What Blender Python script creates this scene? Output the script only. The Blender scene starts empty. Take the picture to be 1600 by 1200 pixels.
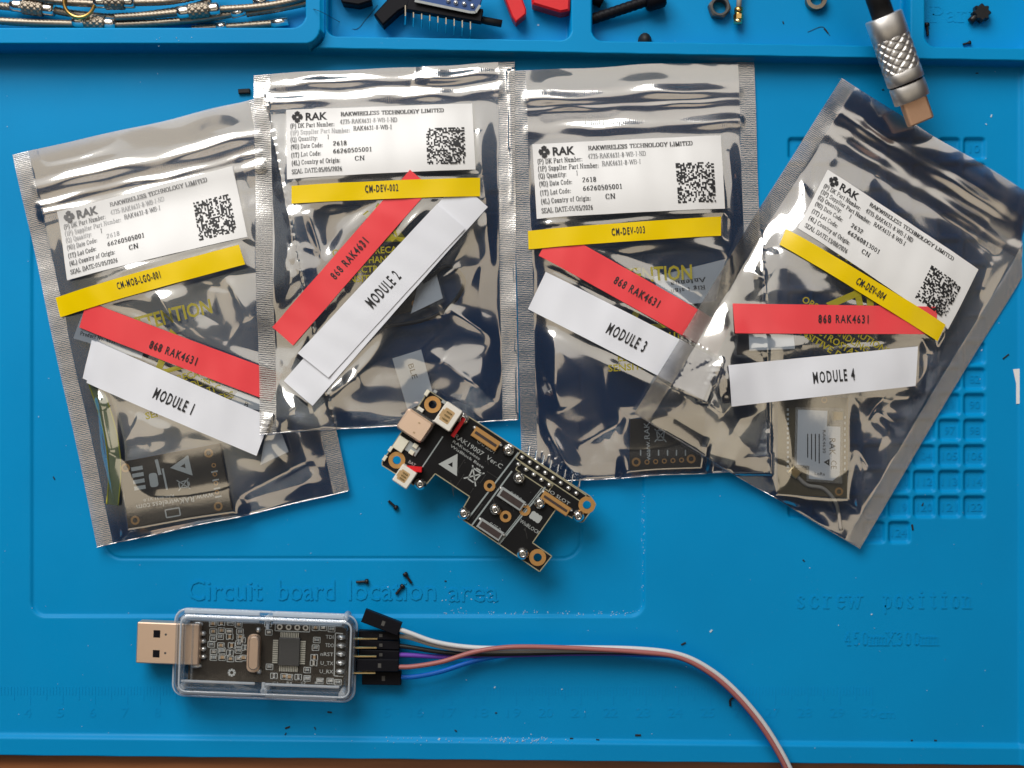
import bpy, bmesh, math, random
import numpy as np

random.seed(7)
RNG = np.random.RandomState(11)
scene = bpy.context.scene
COL = scene.collection

# ------------------------------------------------------------------ camera, light, exposure
S = 1.0 / 5060.0          # metres on the mat for one measured photo unit (ruler: 50.6 units = 1 cm)
HC = 0.40                 # camera height over the mat
cam_d = bpy.data.cameras.new("camera")
cam = bpy.data.objects.new("camera", cam_d)
COL.objects.link(cam)
cam.location = (0, 0, HC)
cam.rotation_euler = (0, 0, 0)
cam_d.sensor_width = 36.0
cam_d.lens = 36.0 * HC / (1600 * S)
cam_d.clip_start = 0.01
cam_d.clip_end = 50.0
cam_d.dof.use_dof = True
cam_d.dof.focus_distance = HC - 0.006
cam_d.dof.aperture_fstop = 3.8
scene.camera = cam

world = bpy.data.worlds.new("World")
scene.world = world
world.use_nodes = True
bg = world.node_tree.nodes["Background"]
bg.inputs[0].default_value = (0.55, 0.62, 0.80, 1)
bg.inputs[1].default_value = 0.03


def area_lamp(name, loc, target, sx, sy, radiance, color):
    d = bpy.data.lights.new(name, 'AREA')
    d.shape = 'RECTANGLE'
    d.size, d.size_y = sx, sy
    d.energy = radiance * math.pi * sx * sy
    d.color = color
    o = bpy.data.objects.new(name, d)
    COL.objects.link(o)
    o.location = loc
    v = (target[0] - loc[0], target[1] - loc[1], target[2] - loc[2])
    from mathutils import Vector
    o.rotation_euler = Vector(v).to_track_quat('-Z', 'Y').to_euler()
    return o


# the window across the desk, and added lamp panels for its ceiling bounce, spaced to leave dark reflections (bright by the window, warm further in)
area_lamp("window_light", (-0.34, 0.76, 0.68), (-0.05, 0.0, 0.0), 0.76, 0.62, 8.7, (1.0, 0.985, 0.96))
area_lamp("ceiling_bounce_by_window", (-0.15, 0.98, 2.1), (-0.15, 0.98, 0.0), 2.6, 1.05, 1.0, (1.0, 0.935, 0.84))
area_lamp("ceiling_bounce_left", (-1.00, 0.27, 2.1), (-1.00, 0.27, 0.0), 1.05, 0.72, 0.80, (1.0, 0.86, 0.66))
area_lamp("ceiling_bounce_right", (1.34, -0.18, 2.1), (1.34, -0.18, 0.0), 0.90, 0.95, 0.74, (1.0, 0.86, 0.65))
area_lamp("ceiling_bounce_behind", (0.05, -1.05, 2.1), (0.05, -1.05, 0.0), 1.8, 0.95, 0.74, (1.0, 0.86, 0.65))

vs = scene.view_settings
vs.view_transform = 'Standard'
vs.look = 'None'
vs.exposure = 0.0
vs.gamma = 1.0
vs.use_curve_mapping = False
scene.render.engine = 'CYCLES'
cy = scene.cycles
cy.use_denoising = True
try:
    cy.denoiser = 'OPENIMAGEDENOISE'
except Exception:
    pass
cy.max_bounces = 10
cy.transparent_max_bounces = 24
cy.caustics_reflective = False
cy.caustics_refractive = False
cy.sample_clamp_indirect = 4.0

# ------------------------------------------------------------------ basic helpers
OFF = {}


def W(x, y, z=0.0):
    """point whose measured plan position is (x, y) at height z (mm) over the mat"""
    z *= 0.001
    k = (HC - z) / HC
    return ((x - 800.0) * S * k, (600.0 - y) * S * k, z)


def tag(o, label=None, cat=None, group=None, kind=None):
    if label: o["label"] = label
    if cat: o["category"] = cat
    if group: o["group"] = group
    if kind: o["kind"] = kind
    return o


def thing(name, label, cat, loc, group=None):
    o = bpy.data.objects.new(name, None)
    o.empty_display_size = 0.005
    o.location = loc
    COL.objects.link(o)
    OFF[o.name] = tuple(loc)
    return tag(o, label, cat, group)


def mesh_obj(name, verts, faces, mat, parent=None, smooth=False, origin=None, uv=None):
    v = np.asarray(verts, dtype=np.float64).reshape(-1, 3)
    if parent is not None:
        off = np.array(OFF[parent.name])
    elif origin is not None:
        off = np.array(origin)
    else:
        off = np.zeros(3)
    v = v - off
    me = bpy.data.meshes.new(name)
    if isinstance(faces, np.ndarray):
        n = len(faces); w = faces.shape[1]
        me.vertices.add(len(v)); me.vertices.foreach_set("co", v.astype(np.float32).ravel())
        me.loops.add(n * w); me.loops.foreach_set("vertex_index", faces.astype(np.int32).ravel())
        me.polygons.add(n)
        me.polygons.foreach_set("loop_start", np.arange(0, n * w, w, dtype=np.int32))
        me.update(calc_edges=True)
        me.validate()
    else:
        me.from_pydata([tuple(p) for p in v], [], [tuple(f) for f in faces])
        me.update()
    if uv is not None:
        l = me.uv_layers.new(name="UVMap")
        vi = np.empty(len(me.loops), dtype=np.int32)
        me.loops.foreach_get("vertex_index", vi)
        l.data.foreach_set("uv", np.asarray(uv, dtype=np.float32)[vi].ravel())
    if smooth:
        me.polygons.foreach_set("use_smooth", np.ones(len(me.polygons), dtype=bool))
    if mat is not None:
        me.materials.append(mat)
    o = bpy.data.objects.new(name, me)
    COL.objects.link(o)
    if parent is not None:
        o.parent = parent
        OFF[o.name] = OFF[parent.name]
    else:
        o.location = tuple(off)
        OFF[o.name] = tuple(off)
    return o


def rot2(ang):
    a = math.radians(ang)
    return math.cos(a), math.sin(a)


class MB:
    """collects geometry in measured plan units (x right, y down) and mm heights"""
    def __init__(self):
        self.v, self.f = [], []

    def ring_stack(self, rings, cap0=True, cap1=True):
        n = len(rings[0]); b = len(self.v)
        for r in rings: self.v.extend(r)
        for i in range(len(rings) - 1):
            for j in range(n):
                a, c = b + i * n + j, b + i * n + (j + 1) % n
                self.f.append((a, c, c + n, a + n))
        if cap0: self.f.append(tuple(b + j for j in range(n))[::-1])
        if cap1: self.f.append(tuple(b + (len(rings) - 1) * n + j for j in range(n)))
        return self

    def prism(self, pts, z0, z1, ch=0.0):
        """pts plan polygon; ch: chamfer (plan units) of the upper edge"""
        cx = sum(p[0] for p in pts) / len(pts); cyy = sum(p[1] for p in pts) / len(pts)
        area = sum(pts[i][0] * pts[(i + 1) % len(pts)][1] - pts[(i + 1) % len(pts)][0] * pts[i][1] for i in range(len(pts)))
        if area > 0: pts = pts[::-1]     # plan y is down
        zt = z1 * 0.001; k = (HC - zt) / HC

        def ww(p, z): return ((p[0] - 800) * S * k, (600 - p[1]) * S * k, z * 0.001)
        rings = [[ww(p, z0) for p in pts]]
        if ch > 0:
            ins = inset(pts, ch)
            rings.append([ww(p, z1 - ch * S * 1000) for p in pts])
            rings.append([ww(p, z1) for p in ins])
        else:
            rings.append([ww(p, z1) for p in pts])
        return self.ring_stack(rings)

    def box(self, cx, cy_, w, h, ang, z0, z1, ch=0.0, rr=0.0):
        return self.prism(rect(cx, cy_, w, h, ang, rr), z0, z1, ch)

    def cyl(self, cx, cy_, r, z0, z1, n=20, ch=0.0, ry=None, ang=0):
        ry = ry or r; c, s = rot2(ang)
        pts = []
        for i in range(n):
            a = 2 * math.pi * i / n
            x, y = r * math.cos(a), ry * math.sin(a)
            pts.append((cx + x * c - y * s, cy_ + x * s + y * c))
        return self.prism(pts, z0, z1, ch)

    def ring(self, cx, cy_, r0, r1, z0, z1, n=28):
        """annulus r0 < r1"""
        k = (HC - z1 * .001) / HC
        def ww(r, a, z): return ((cx + r * math.cos(a) - 800) * S * k, (600 - cy_ + r * math.sin(a)) * S * k, z * .001)
        b = len(self.v)
        prof = [(r0, z0), (r1, z0), (r1, z1), (r0, z1)]
        for i in range(n):
            a = 2 * math.pi * i / n
            for r, z in prof: self.v.append(ww(r, a, z))
        for i in range(n):
            p, q = b + i * 4, b + ((i + 1) % n) * 4
            for j in range(4):
                self.f.append((p + j, q + j, q + (j + 1) % 4, p + (j + 1) % 4))
        return self

    def dome(self, cx, cy_, rx, ry, z0, h, ang=0, n=14, m=5):
        c, s = rot2(ang); k = (HC - (z0 + h) * .001) / HC
        rings = []
        for i in range(m):
            t = i / m * math.pi / 2
            rr, z = math.cos(t), z0 + h * math.sin(t)
            ring = []
            for j in range(n):
                a = -2 * math.pi * j / n
                x, y = rx * rr * math.cos(a), ry * rr * math.sin(a)
                ring.append(((cx + x * c - y * s - 800) * S * k, (600 - cy_ - x * s - y * c) * S * k, z * .001))
            rings.append(ring)
        b = len(self.v)
        self.ring_stack(rings, True, False)
        self.v.append(((cx - 800) * S * k, (600 - cy_) * S * k, (z0 + h) * .001))
        t = len(self.v) - 1; l = b + (m - 1) * n
        for j in range(n): self.f.append((l + j, l + (j + 1) % n, t))
        return self

    def tube(self, pts3, r, n=10, twist=0.0, amp=0.0, lobes=6, caps=True, rfun=None):
        """pts3: world points (m); r in m"""
        P = np.asarray(pts3, float)
        T = np.gradient(P, axis=0); T /= np.linalg.norm(T, axis=1)[:, None] + 1e-12
        up = np.array([0, 0, 1.0])
        L = np.concatenate([[0], np.cumsum(np.linalg.norm(np.diff(P, axis=0), axis=1))])
        rings = []
        for i in range(len(P)):
            a = np.cross(T[i], up)
            if np.linalg.norm(a) < 1e-3: a = np.cross(T[i], [0, 1.0, 0])
            a /= np.linalg.norm(a); b = np.cross(a, T[i])
            rr = r if rfun is None else rfun(L[i])
            ring = []
            for j in range(n):
                th = 2 * math.pi * j / n
                q = rr * (1 + amp * (abs(math.cos(lobes / 2 * (th + twist * L[i]))) - 0.6)) if amp else rr
                ring.append(tuple(P[i] + q * (math.cos(th) * a + math.sin(th) * b)))
            rings.append(ring)
        return self.ring_stack(rings, caps, caps)

    def flat(self, pts, z):
        """flat polygon in plan units at height z"""
        area = sum(pts[i][0] * pts[(i + 1) % len(pts)][1] - pts[(i + 1) % len(pts)][0] * pts[i][1] for i in range(len(pts)))
        if area > 0: pts = pts[::-1]
        b = len(self.v)
        self.v.extend(W(p[0], p[1], z) for p in pts)
        self.f.append(tuple(range(b, b + len(pts))))
        return self

    def line(self, x0, y0, x1, y1, w, z):
        d = math.hypot(x1 - x0, y1 - y0); nx, ny = -(y1 - y0) / d * w / 2, (x1 - x0) / d * w / 2
        return self.flat([(x0 + nx, y0 + ny), (x1 + nx, y1 + ny), (x1 - nx, y1 - ny), (x0 - nx, y0 - ny)], z)

    def poly_line(self, pts, w, z, closed=False):
        n = len(pts)
        for i in range(n if closed else n - 1):
            a, b = pts[i], pts[(i + 1) % n]
            self.line(a[0], a[1], b[0], b[1], w, z)
        return self

    def build(self, name, mat, parent=None, smooth=False, origin=None):
        return mesh_obj(name, self.v, self.f, mat, parent, smooth, origin)


def rect(cx, cy_, w, h, ang=0, rr=0.0, seg=4):
    c, s = rot2(ang)
    if rr <= 0:
        L = [(-w / 2, -h / 2), (w / 2, -h / 2), (w / 2, h / 2), (-w / 2, h / 2)]
    else:
        L = []
        for (sx, sy, a0) in ((1, -1, -90), (1, 1, 0), (-1, 1, 90), (-1, -1, 180)):
            for i in range(seg + 1):
                a = math.radians(a0 + 90 * i / seg)
                L.append((sx * (w / 2 - rr) + rr * math.cos(a), sy * (h / 2 - rr) + rr * math.sin(a)))
    return [(cx + x * c - y * s, cy_ + x * s + y * c) for x, y in L]


def inset(pts, d):
    n = len(pts); out = []
    for i in range(n):
        p, a, b = pts[i], pts[i - 1], pts[(i + 1) % n]
        u = (p[0] - a[0], p[1] - a[1]); v = (b[0] - p[0], b[1] - p[1])
        lu, lv = math.hypot(*u) or 1e-9, math.hypot(*v) or 1e-9
        # plan y down, order reversed so the inside is on the left-hand normal
        nu = (u[1] / lu, -u[0] / lu); nv = (v[1] / lv, -v[0] / lv)
        m = (nu[0] + nv[0], nu[1] + nv[1]); ml = math.hypot(*m) or 1e-9
        m = (m[0] / ml, m[1] / ml)
        q = d / max(0.3, m[0] * nu[0] + m[1] * nu[1])
        out.append((p[0] + m[0] * q, p[1] + m[1] * q))
    return out


def catmull(pts, n=14):
    P = [np.array(p, float) for p in pts]
    P = [2 * P[0] - P[1]] + P + [2 * P[-1] - P[-2]]
    out = []
    for i in range(1, len(P) - 2):
        for j in range(n):
            t = j / n
            out.append(0.5 * ((2 * P[i]) + (-P[i - 1] + P[i + 1]) * t + (2 * P[i - 1] - 5 * P[i] + 4 * P[i + 1] - P[i + 2]) * t * t
                              + (-P[i - 1] + 3 * P[i] - 3 * P[i + 1] + P[i + 2]) * t ** 3))
    out.append(P[-2])
    return out


# ------------------------------------------------------------------ materials
MATS = {}


def nodes_of(name):
    m = bpy.data.materials.new(name)
    m.use_nodes = True
    nt = m.node_tree
    return m, nt, nt.nodes["Principled BSDF"], nt.nodes["Material Output"]


def pmat(name, col, rough=0.5, metal=0.0, spec=0.4, noise=0.08, nscale=900.0, bump=0.0, bscale=1500.0, coat=0.0, aniso=0):
    m, nt, b, out = nodes_of(name)
    N, L = nt.nodes, nt.links
    b.inputs["Roughness"].default_value = rough
    b.inputs["Metallic"].default_value = metal
    b.inputs["Specular IOR Level"].default_value = spec
    b.inputs["Coat Weight"].default_value = coat
    tc = N.new("ShaderNodeTexCoord")
    nz = N.new("ShaderNodeTexNoise"); nz.inputs["Scale"].default_value = nscale; nz.inputs["Detail"].default_value = 4
    L.new(tc.outputs["Object"], nz.inputs["Vector"])
    mx = N.new("ShaderNodeMix"); mx.data_type = 'RGBA'
    c0 = tuple(max(0, c * (1 - noise)) for c in col) + (1,)
    c1 = tuple(min(1, c * (1 + noise)) for c in col) + (1,)
    mx.inputs[6].default_value = c0; mx.inputs[7].default_value = c1
    L.new(nz.outputs["Fac"], mx.inputs[0]); L.new(mx.outputs[2], b.inputs["Base Color"])
    if bump > 0:
        n2 = N.new("ShaderNodeTexNoise"); n2.inputs["Scale"].default_value = bscale; n2.inputs["Detail"].default_value = 3
        L.new(tc.outputs["Object"], n2.inputs["Vector"])
        bp = N.new("ShaderNodeBump"); bp.inputs["Strength"].default_value = bump; bp.inputs["Distance"].default_value = 0.0002
        L.new(n2.outputs["Fac"], bp.inputs["Height"]); L.new(bp.outputs["Normal"], b.inputs["Normal"])
    MATS[name] = m
    return m


def mat_mat():
    m, nt, b, out = nodes_of("blue_silicone")
    N, L = nt.nodes, nt.links
    tc = N.new("ShaderNodeTexCoord")
    big = N.new("ShaderNodeTexNoise"); big.inputs["Scale"].default_value = 14; big.inputs["Detail"].default_value = 5
    L.new(tc.outputs["Object"], big.inputs["Vector"])
    cr = N.new("ShaderNodeValToRGB")
    cr.color_ramp.elements[0].position = 0.30; cr.color_ramp.elements[0].color = (0.0000, 0.243, 0.545, 1)
    cr.color_ramp.elements[1].position = 0.72; cr.color_ramp.elements[1].color = (0.0000, 0.283, 0.620, 1)
    L.new(big.outputs["Fac"], cr.inputs["Fac"])
    # fine dust film
    d1 = N.new("ShaderNodeTexNoise"); d1.inputs["Scale"].default_value = 1300; d1.inputs["Detail"].default_value = 2
    L.new(tc.outputs["Object"], d1.inputs["Vector"])
    r1 = N.new("ShaderNodeValToRGB"); r1.color_ramp.elements[0].position = 0.70; r1.color_ramp.elements[1].position = 0.80
    L.new(d1.outputs["Fac"], r1.inputs["Fac"])
    d2 = N.new("ShaderNodeTexNoise"); d2.inputs["Scale"].default_value = 30; d2.inputs["Detail"].default_value = 3
    L.new(tc.outputs["Object"], d2.inputs["Vector"])
    r2 = N.new("ShaderNodeValToRGB"); r2.color_ramp.elements[0].position = 0.45; r2.color_ramp.elements[1].position = 0.75
    L.new(d2.outputs["Fac"], r2.inputs["Fac"])
    mu = N.new("ShaderNodeMath"); mu.operation = 'MULTIPLY'
    L.new(r1.outputs["Color"], mu.inputs[0]); L.new(r2.outputs["Color"], mu.inputs[1])
    mu2 = N.new("ShaderNodeMath"); mu2.operation = 'MULTIPLY'; mu2.inputs[1].default_value = 0.22
    L.new(mu.outputs[0], mu2.inputs[0])
    mx = N.new("ShaderNodeMix"); mx.data_type = 'RGBA'
    L.new(mu2.outputs[0], mx.inputs[0]); L.new(cr.outputs["Color"], mx.inputs[6]); mx.inputs[7].default_value = (0.45, 0.6, 0.7, 1)
    L.new(mx.outputs[2], b.inputs["Base Color"])
    rn = N.new("ShaderNodeTexNoise"); rn.inputs["Scale"].default_value = 34; rn.inputs["Detail"].default_value = 6; rn.inputs["Roughness"].default_value = 0.65
    L.new(tc.outputs["Object"], rn.inputs["Vector"])
    rm_ = N.new("ShaderNodeMapRange"); rm_.inputs["From Min"].default_value = 0.3; rm_.inputs["From Max"].default_value = 0.7
    rm_.inputs["To Min"].default_value = 0.36; rm_.inputs["To Max"].default_value = 0.56
    L.new(rn.outputs["Fac"], rm_.inputs["Value"]); L.new(rm_.outputs[0], b.inputs["Roughness"])
    b.inputs["Specular IOR Level"].default_value = 0.13
    bp = N.new("ShaderNodeBump"); bp.inputs["Strength"].default_value = 0.12; bp.inputs["Distance"].default_value = 0.0002
    n3 = N.new("ShaderNodeTexNoise"); n3.inputs["Scale"].default_value = 2600; n3.inputs["Detail"].default_value = 3
    L.new(tc.outputs["Object"], n3.inputs["Vector"])
    L.new(n3.outputs["Fac"], bp.inputs["Height"]); L.new(bp.outputs["Normal"], b.inputs["Normal"])
    MATS["mat"] = m
    return m


def film_mat(name, refl=0.34, rough=0.05, rib=0.0, rib_scale=1.0, tint=(0.82, 0.89, 1.0), speckle=0.0, axis='Y', haze=0.28):
    """thin metallised film: part mirror, part grey-blue see-through"""
    m = bpy.data.materials.new(name); m.use_nodes = True
    nt = m.node_tree; N, L = nt.nodes, nt.links
    N.remove(N["Principled BSDF"]); out = N["Material Output"]
    tr = N.new("ShaderNodeBsdfTransparent"); tr.inputs[0].default_value = tint + (1,)
    gl = N.new("ShaderNodeBsdfGlossy"); gl.inputs["Color"].default_value = (0.97, 0.95, 0.91, 1)
    gl.inputs["Roughness"].default_value = rough
    g2 = N.new("ShaderNodeBsdfGlossy"); g2.inputs["Color"].default_value = (0.97, 0.95, 0.91, 1)
    g2.inputs["Roughness"].default_value = max(0.20, rough * 1.5)
    gm = N.new("ShaderNodeMixShader"); gm.inputs[0].default_value = haze
    L.new(gl.outputs[0], gm.inputs[1]); L.new(g2.outputs[0], gm.inputs[2])
    mx = N.new("ShaderNodeMixShader")
    lw = N.new("ShaderNodeLayerWeight"); lw.inputs["Blend"].default_value = 0.25
    mr = N.new("ShaderNodeMapRange"); mr.inputs["To Min"].default_value = refl; mr.inputs["To Max"].default_value = min(1, refl + 0.4)
    L.new(lw.outputs["Facing"], mr.inputs["Value"])
    L.new(mr.outputs[0], mx.inputs[0]); L.new(tr.outputs[0], mx.inputs[1]); L.new(gm.outputs[0], mx.inputs[2])
    L.new(mx.outputs[0], out.inputs["Surface"])
    tc = N.new("ShaderNodeTexCoord")
    nz = N.new("ShaderNodeTexNoise"); nz.inputs["Scale"].default_value = 240; nz.inputs["Detail"].default_value = 3
    L.new(tc.outputs["Object"], nz.inputs["Vector"])
    bp = N.new("ShaderNodeBump"); bp.inputs["Strength"].default_value = 0.035; bp.inputs["Distance"].default_value = 0.0004
    L.new(nz.outputs["Fac"], bp.inputs["Height"])
    last = bp
    if rib > 0:
        wv = N.new("ShaderNodeTexWave"); wv.wave_type = 'BANDS'; wv.bands_direction = axis
        wv.inputs["Scale"].default_value = rib_scale; wv.inputs["Distortion"].default_value = 2.5
        wv.inputs["Detail"].default_value = 1; wv.inputs["Detail Scale"].default_value = 2.0
        L.new(tc.outputs["UV"], wv.inputs["Vector"])
        b2 = N.new("ShaderNodeBump"); b2.inputs["Strength"].default_value = rib; b2.inputs["Distance"].default_value = 0.00025
        L.new(wv.outputs["Fac"], b2.inputs["Height"]); L.new(bp.outputs["Normal"], b2.inputs["Normal"])
        last = b2
    if speckle > 0:
        n4 = N.new("ShaderNodeTexNoise"); n4.inputs["Scale"].default_value = 900; n4.inputs["Detail"].default_value = 2
        L.new(tc.outputs["Object"], n4.inputs["Vector"])
        b3 = N.new("ShaderNodeBump"); b3.inputs["Strength"].default_value = speckle; b3.inputs["Distance"].default_value = 0.0002
        L.new(n4.outputs["Fac"], b3.inputs["Height"]); L.new(last.outputs["Normal"], b3.inputs["Normal"])
        last = b3
    L.new(last.outputs["Normal"], gl.inputs["Normal"]); L.new(last.outputs["Normal"], g2.inputs["Normal"])
    MATS[name] = m
    return m


def clear_mat(name, refl=0.10, tint=(0.95, 0.98, 1.0), rough=0.04, white=0.0):  # white: pale diffuse share that mimics bright reflections on the plastic
    m = bpy.data.materials.new(name); m.use_nodes = True
    nt = m.node_tree; N, L = nt.nodes, nt.links
    N.remove(N["Principled BSDF"]); out = N["Material Output"]
    tr = N.new("ShaderNodeBsdfTransparent"); tr.inputs[0].default_value = tint + (1,)
    gl = N.new("ShaderNodeBsdfGlossy"); gl.inputs["Roughness"].default_value = rough
    mx = N.new("ShaderNodeMixShader")
    lw = N.new("ShaderNodeLayerWeight"); lw.inputs["Blend"].default_value = 0.15
    mr = N.new("ShaderNodeMapRange"); mr.inputs["To Min"].default_value = refl; mr.inputs["To Max"].default_value = min(1, refl + 0.75)
    L.new(lw.outputs["Facing"], mr.inputs["Value"]); L.new(mr.outputs[0], mx.inputs[0])
    L.new(tr.outputs[0], mx.inputs[1]); L.new(gl.outputs[0], mx.inputs[2])
    tc = N.new("ShaderNodeTexCoord")
    nz = N.new("ShaderNodeTexNoise"); nz.inputs["Scale"].default_value = 120
    L.new(tc.outputs["Object"], nz.inputs["Vector"])
    bp = N.new("ShaderNodeBump"); bp.inputs["Strength"].default_value = 0.08; bp.inputs["Distance"].default_value = 0.0004
    L.new(nz.outputs["Fac"], bp.inputs["Height"]); L.new(bp.outputs["Normal"], gl.inputs["Normal"])
    last = mx
    if white > 0:
        df = N.new("ShaderNodeBsdfTranslucent"); df.inputs[0].default_value = (0.90, 0.95, 1.0, 1)
        d2 = N.new("ShaderNodeBsdfDiffuse"); d2.inputs[0].default_value = (0.90, 0.95, 1.0, 1)
        ad = N.new("ShaderNodeMixShader"); ad.inputs[0].default_value = 0.5
        L.new(df.outputs[0], ad.inputs[1]); L.new(d2.outputs[0], ad.inputs[2])
        m2 = N.new("ShaderNodeMixShader"); m2.inputs[0].default_value = white
        L.new(mx.outputs[0], m2.inputs[1]); L.new(ad.outputs[0], m2.inputs[2]); last = m2
    L.new(last.outputs[0], out.inputs["Surface"])
    MATS[name] = m
    return m


def ink_mat(name, col, alpha=1.0):
    m = pmat(name, col, 0.6, noise=0.05)
    if alpha < 1:
        m.node_tree.nodes["Principled BSDF"].inputs["Alpha"].default_value = alpha
    return m


def wood_mat():
    m, nt, b, out = nodes_of("wood")
    N, L = nt.nodes, nt.links
    tc = N.new("ShaderNodeTexCoord"); mp = N.new("ShaderNodeMapping")
    mp.inputs["Scale"].default_value = (8, 160, 40)
    L.new(tc.outputs["Object"], mp.inputs["Vector"])
    nz = N.new("ShaderNodeTexNoise"); nz.inputs["Scale"].default_value = 1.5; nz.inputs["Detail"].default_value = 6
    L.new(mp.outputs[0], nz.inputs["Vector"])
    cr = N.new("ShaderNodeValToRGB")
    cr.color_ramp.elements[0].position = 0.3; cr.color_ramp.elements[0].color = (0.16, 0.045, 0.015, 1)
    cr.color_ramp.elements[1].position = 0.75; cr.color_ramp.elements[1].color = (0.42, 0.15, 0.05, 1)
    L.new(nz.outputs["Fac"], cr.inputs["Fac"]); L.new(cr.outputs["Color"], b.inputs["Base Color"])
    b.inputs["Roughness"].default_value = 0.4
    MATS["wood"] = m


mat_mat(); wood_mat()
film_mat("film_front", 0.40, 0.05, tint=(0.90, 0.95, 1.0), haze=0.28)
film_mat("film_back", 0.34, 0.12, tint=(0.47, 0.52, 0.66), haze=0.1)
film_mat("film_seal", 0.50, 0.20, rib=0.12, rib_scale=0.55, tint=(0.46, 0.50, 0.58), speckle=0.16, haze=0.25)
film_mat("film_zip", 0.48, 0.09, rib=0.03, rib_scale=0.5, tint=(0.70, 0.75, 0.86), axis='X', haze=0.35)
pmat("label_paper", (0.80, 0.79, 0.78), 0.36, noise=0.015, nscale=300, bump=0.16, bscale=140)
pmat("white_tape", (0.80, 0.81, 0.86), 0.30, noise=0.015, nscale=300, bump=0.22, bscale=120)
pmat("yellow_tape", (0.86, 0.60, 0.0), 0.24, noise=0.03, nscale=120, bump=0.22, bscale=120)
pmat("red_tape", (0.86, 0.075, 0.085), 0.24, noise=0.03, nscale=120, bump=0.22, bscale=120)
pmat("slip_paper", (0.78, 0.80, 0.84), 0.5, noise=0.02, nscale=300)
ink_mat("ink", (0.018, 0.018, 0.020))
ink_mat("ink_worn", (0.20, 0.20, 0.205))
ink_mat("ink_pale", (0.40, 0.40, 0.405))
ink_mat("ink_yellow", (0.40, 0.34, 0.012), 0.72)
ink_mat("silk", (0.62, 0.64, 0.62))
ink_mat("silk_dim", (0.40, 0.42, 0.41))
ink_mat("silk_grey", (0.30, 0.34, 0.34))
pmat("pcb_black", (0.008, 0.008, 0.009), 0.5, spec=0.18, noise=0.3, nscale=200, bump=0.05)
pmat("trace", (0.035, 0.035, 0.034), 0.4, noise=0.1)
pmat("pcb_edge", (0.34, 0.31, 0.20), 0.6, noise=0.2)
pmat("pcb_brown", (0.045, 0.036, 0.027), 0.42, noise=0.2)
pmat("pcb_olive", (0.11, 0.085, 0.042), 0.45, noise=0.2)
pmat("gold", (0.85, 0.50, 0.16), 0.34, 1.0, noise=0.08, bump=0.05)
pmat("gold_pin", (0.90, 0.68, 0.34), 0.28, 1.0, noise=0.05)
pmat("copper_pad", (0.68, 0.38, 0.14), 0.46, 0.9, noise=0.08)
pmat("silver", (0.80, 0.78, 0.74), 0.22, 1.0, noise=0.06, bump=0.1, bscale=900)
pmat("lead_tin", (0.62, 0.60, 0.52), 0.4, 0.3, noise=0.05)
pmat("solder", (0.90, 0.90, 0.88), 0.30, 0.9, noise=0.08, bump=0.2, bscale=900)
pmat("steel", (0.30, 0.255, 0.20), 0.48, 1.0, noise=0.12, bump=0.1)
pmat("usb_metal", (0.93, 0.70, 0.53), 0.52, 1.0, noise=0.03, nscale=120, bump=0.03)
pmat("usb_tip", (0.84, 0.54, 0.37), 0.5, 1.0, noise=0.04, bump=0.03)
pmat("alu", (0.78, 0.75, 0.72), 0.45, 1.0, noise=0.04, bump=0.05)
pmat("black_plastic", (0.006, 0.006, 0.009), 0.5, spec=0.13, noise=0.2, bump=0.06)
pmat("black_rubber", (0.010, 0.010, 0.011), 0.6, noise=0.25, bump=0.1)
pmat("screw_black", (0.014, 0.014, 0.016), 0.35, 0.3, noise=0.2, bump=0.15)
pmat("chip_body", (0.085, 0.082, 0.078), 0.45, noise=0.12, bump=0.08)
pmat("connector_white", (0.80, 0.76, 0.68), 0.45, noise=0.04)
pmat("connector_cavity", (0.50, 0.33, 0.16), 0.6, noise=0.2)
pmat("connector_brown", (0.50, 0.27, 0.09), 0.42, 0.3, noise=0.1)
pmat("connector_dark", (0.055, 0.040, 0.038), 0.38, noise=0.2)
pmat("smd_tan", (0.50, 0.34, 0.20), 0.45, noise=0.1)
pmat("smd_cream", (0.78, 0.74, 0.60), 0.4, noise=0.06)
pmat("smd_grey", (0.34, 0.36, 0.36), 0.4, noise=0.15)
pmat("red_plastic", (0.70, 0.012, 0.018), 0.4, noise=0.05, bump=0.05)
pmat("blue_pcb", (0.012, 0.06, 0.22), 0.4, noise=0.15)
pmat("wire_white", (0.62, 0.63, 0.64), 0.42, noise=0.03)
pmat("wire_grey", (0.42, 0.38, 0.33), 0.42, noise=0.03)
pmat("wire_black", (0.012, 0.012, 0.012), 0.42, noise=0.1)
pmat("wire_purple", (0.17, 0.055, 0.44), 0.42, noise=0.05)
pmat("wire_red", (0.37, 0.125, 0.118), 0.42, noise=0.05)
pmat("wire_blue", (0.002, 0.17, 0.78), 0.42, noise=0.05)
pmat("brass", (0.72, 0.44, 0.14), 0.30, 1.0, noise=0.1)
pmat("cable_brown", (0.12, 0.075, 0.055), 0.5, noise=0.1)
pmat("lint", (0.50, 0.64, 0.74), 0.8, noise=0.05)
pmat("debris", (0.015, 0.014, 0.014), 0.7, noise=0.2)
pmat("hair", (0.02, 0.04, 0.06), 0.7, noise=0.2)
pmat("ribbon_olive", (0.26, 0.30, 0.16), 0.3, noise=0.15)
pmat("ribbon_yellow", (0.60, 0.58, 0.06), 0.4, noise=0.1)
clear_mat("clear_shell", 0.04, tint=(0.985, 0.99, 0.995))
clear_mat("clear_wall", 0.12, white=0.09, rough=0.05, tint=(0.97, 0.985, 1.0))
clear_mat("glint_edge", 0.16, white=0.72, rough=0.07, tint=(0.97, 0.985, 1.0))  # edge highlights put into the colour as white

# ------------------------------------------------------------------ lettering
_fc = {}


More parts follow.
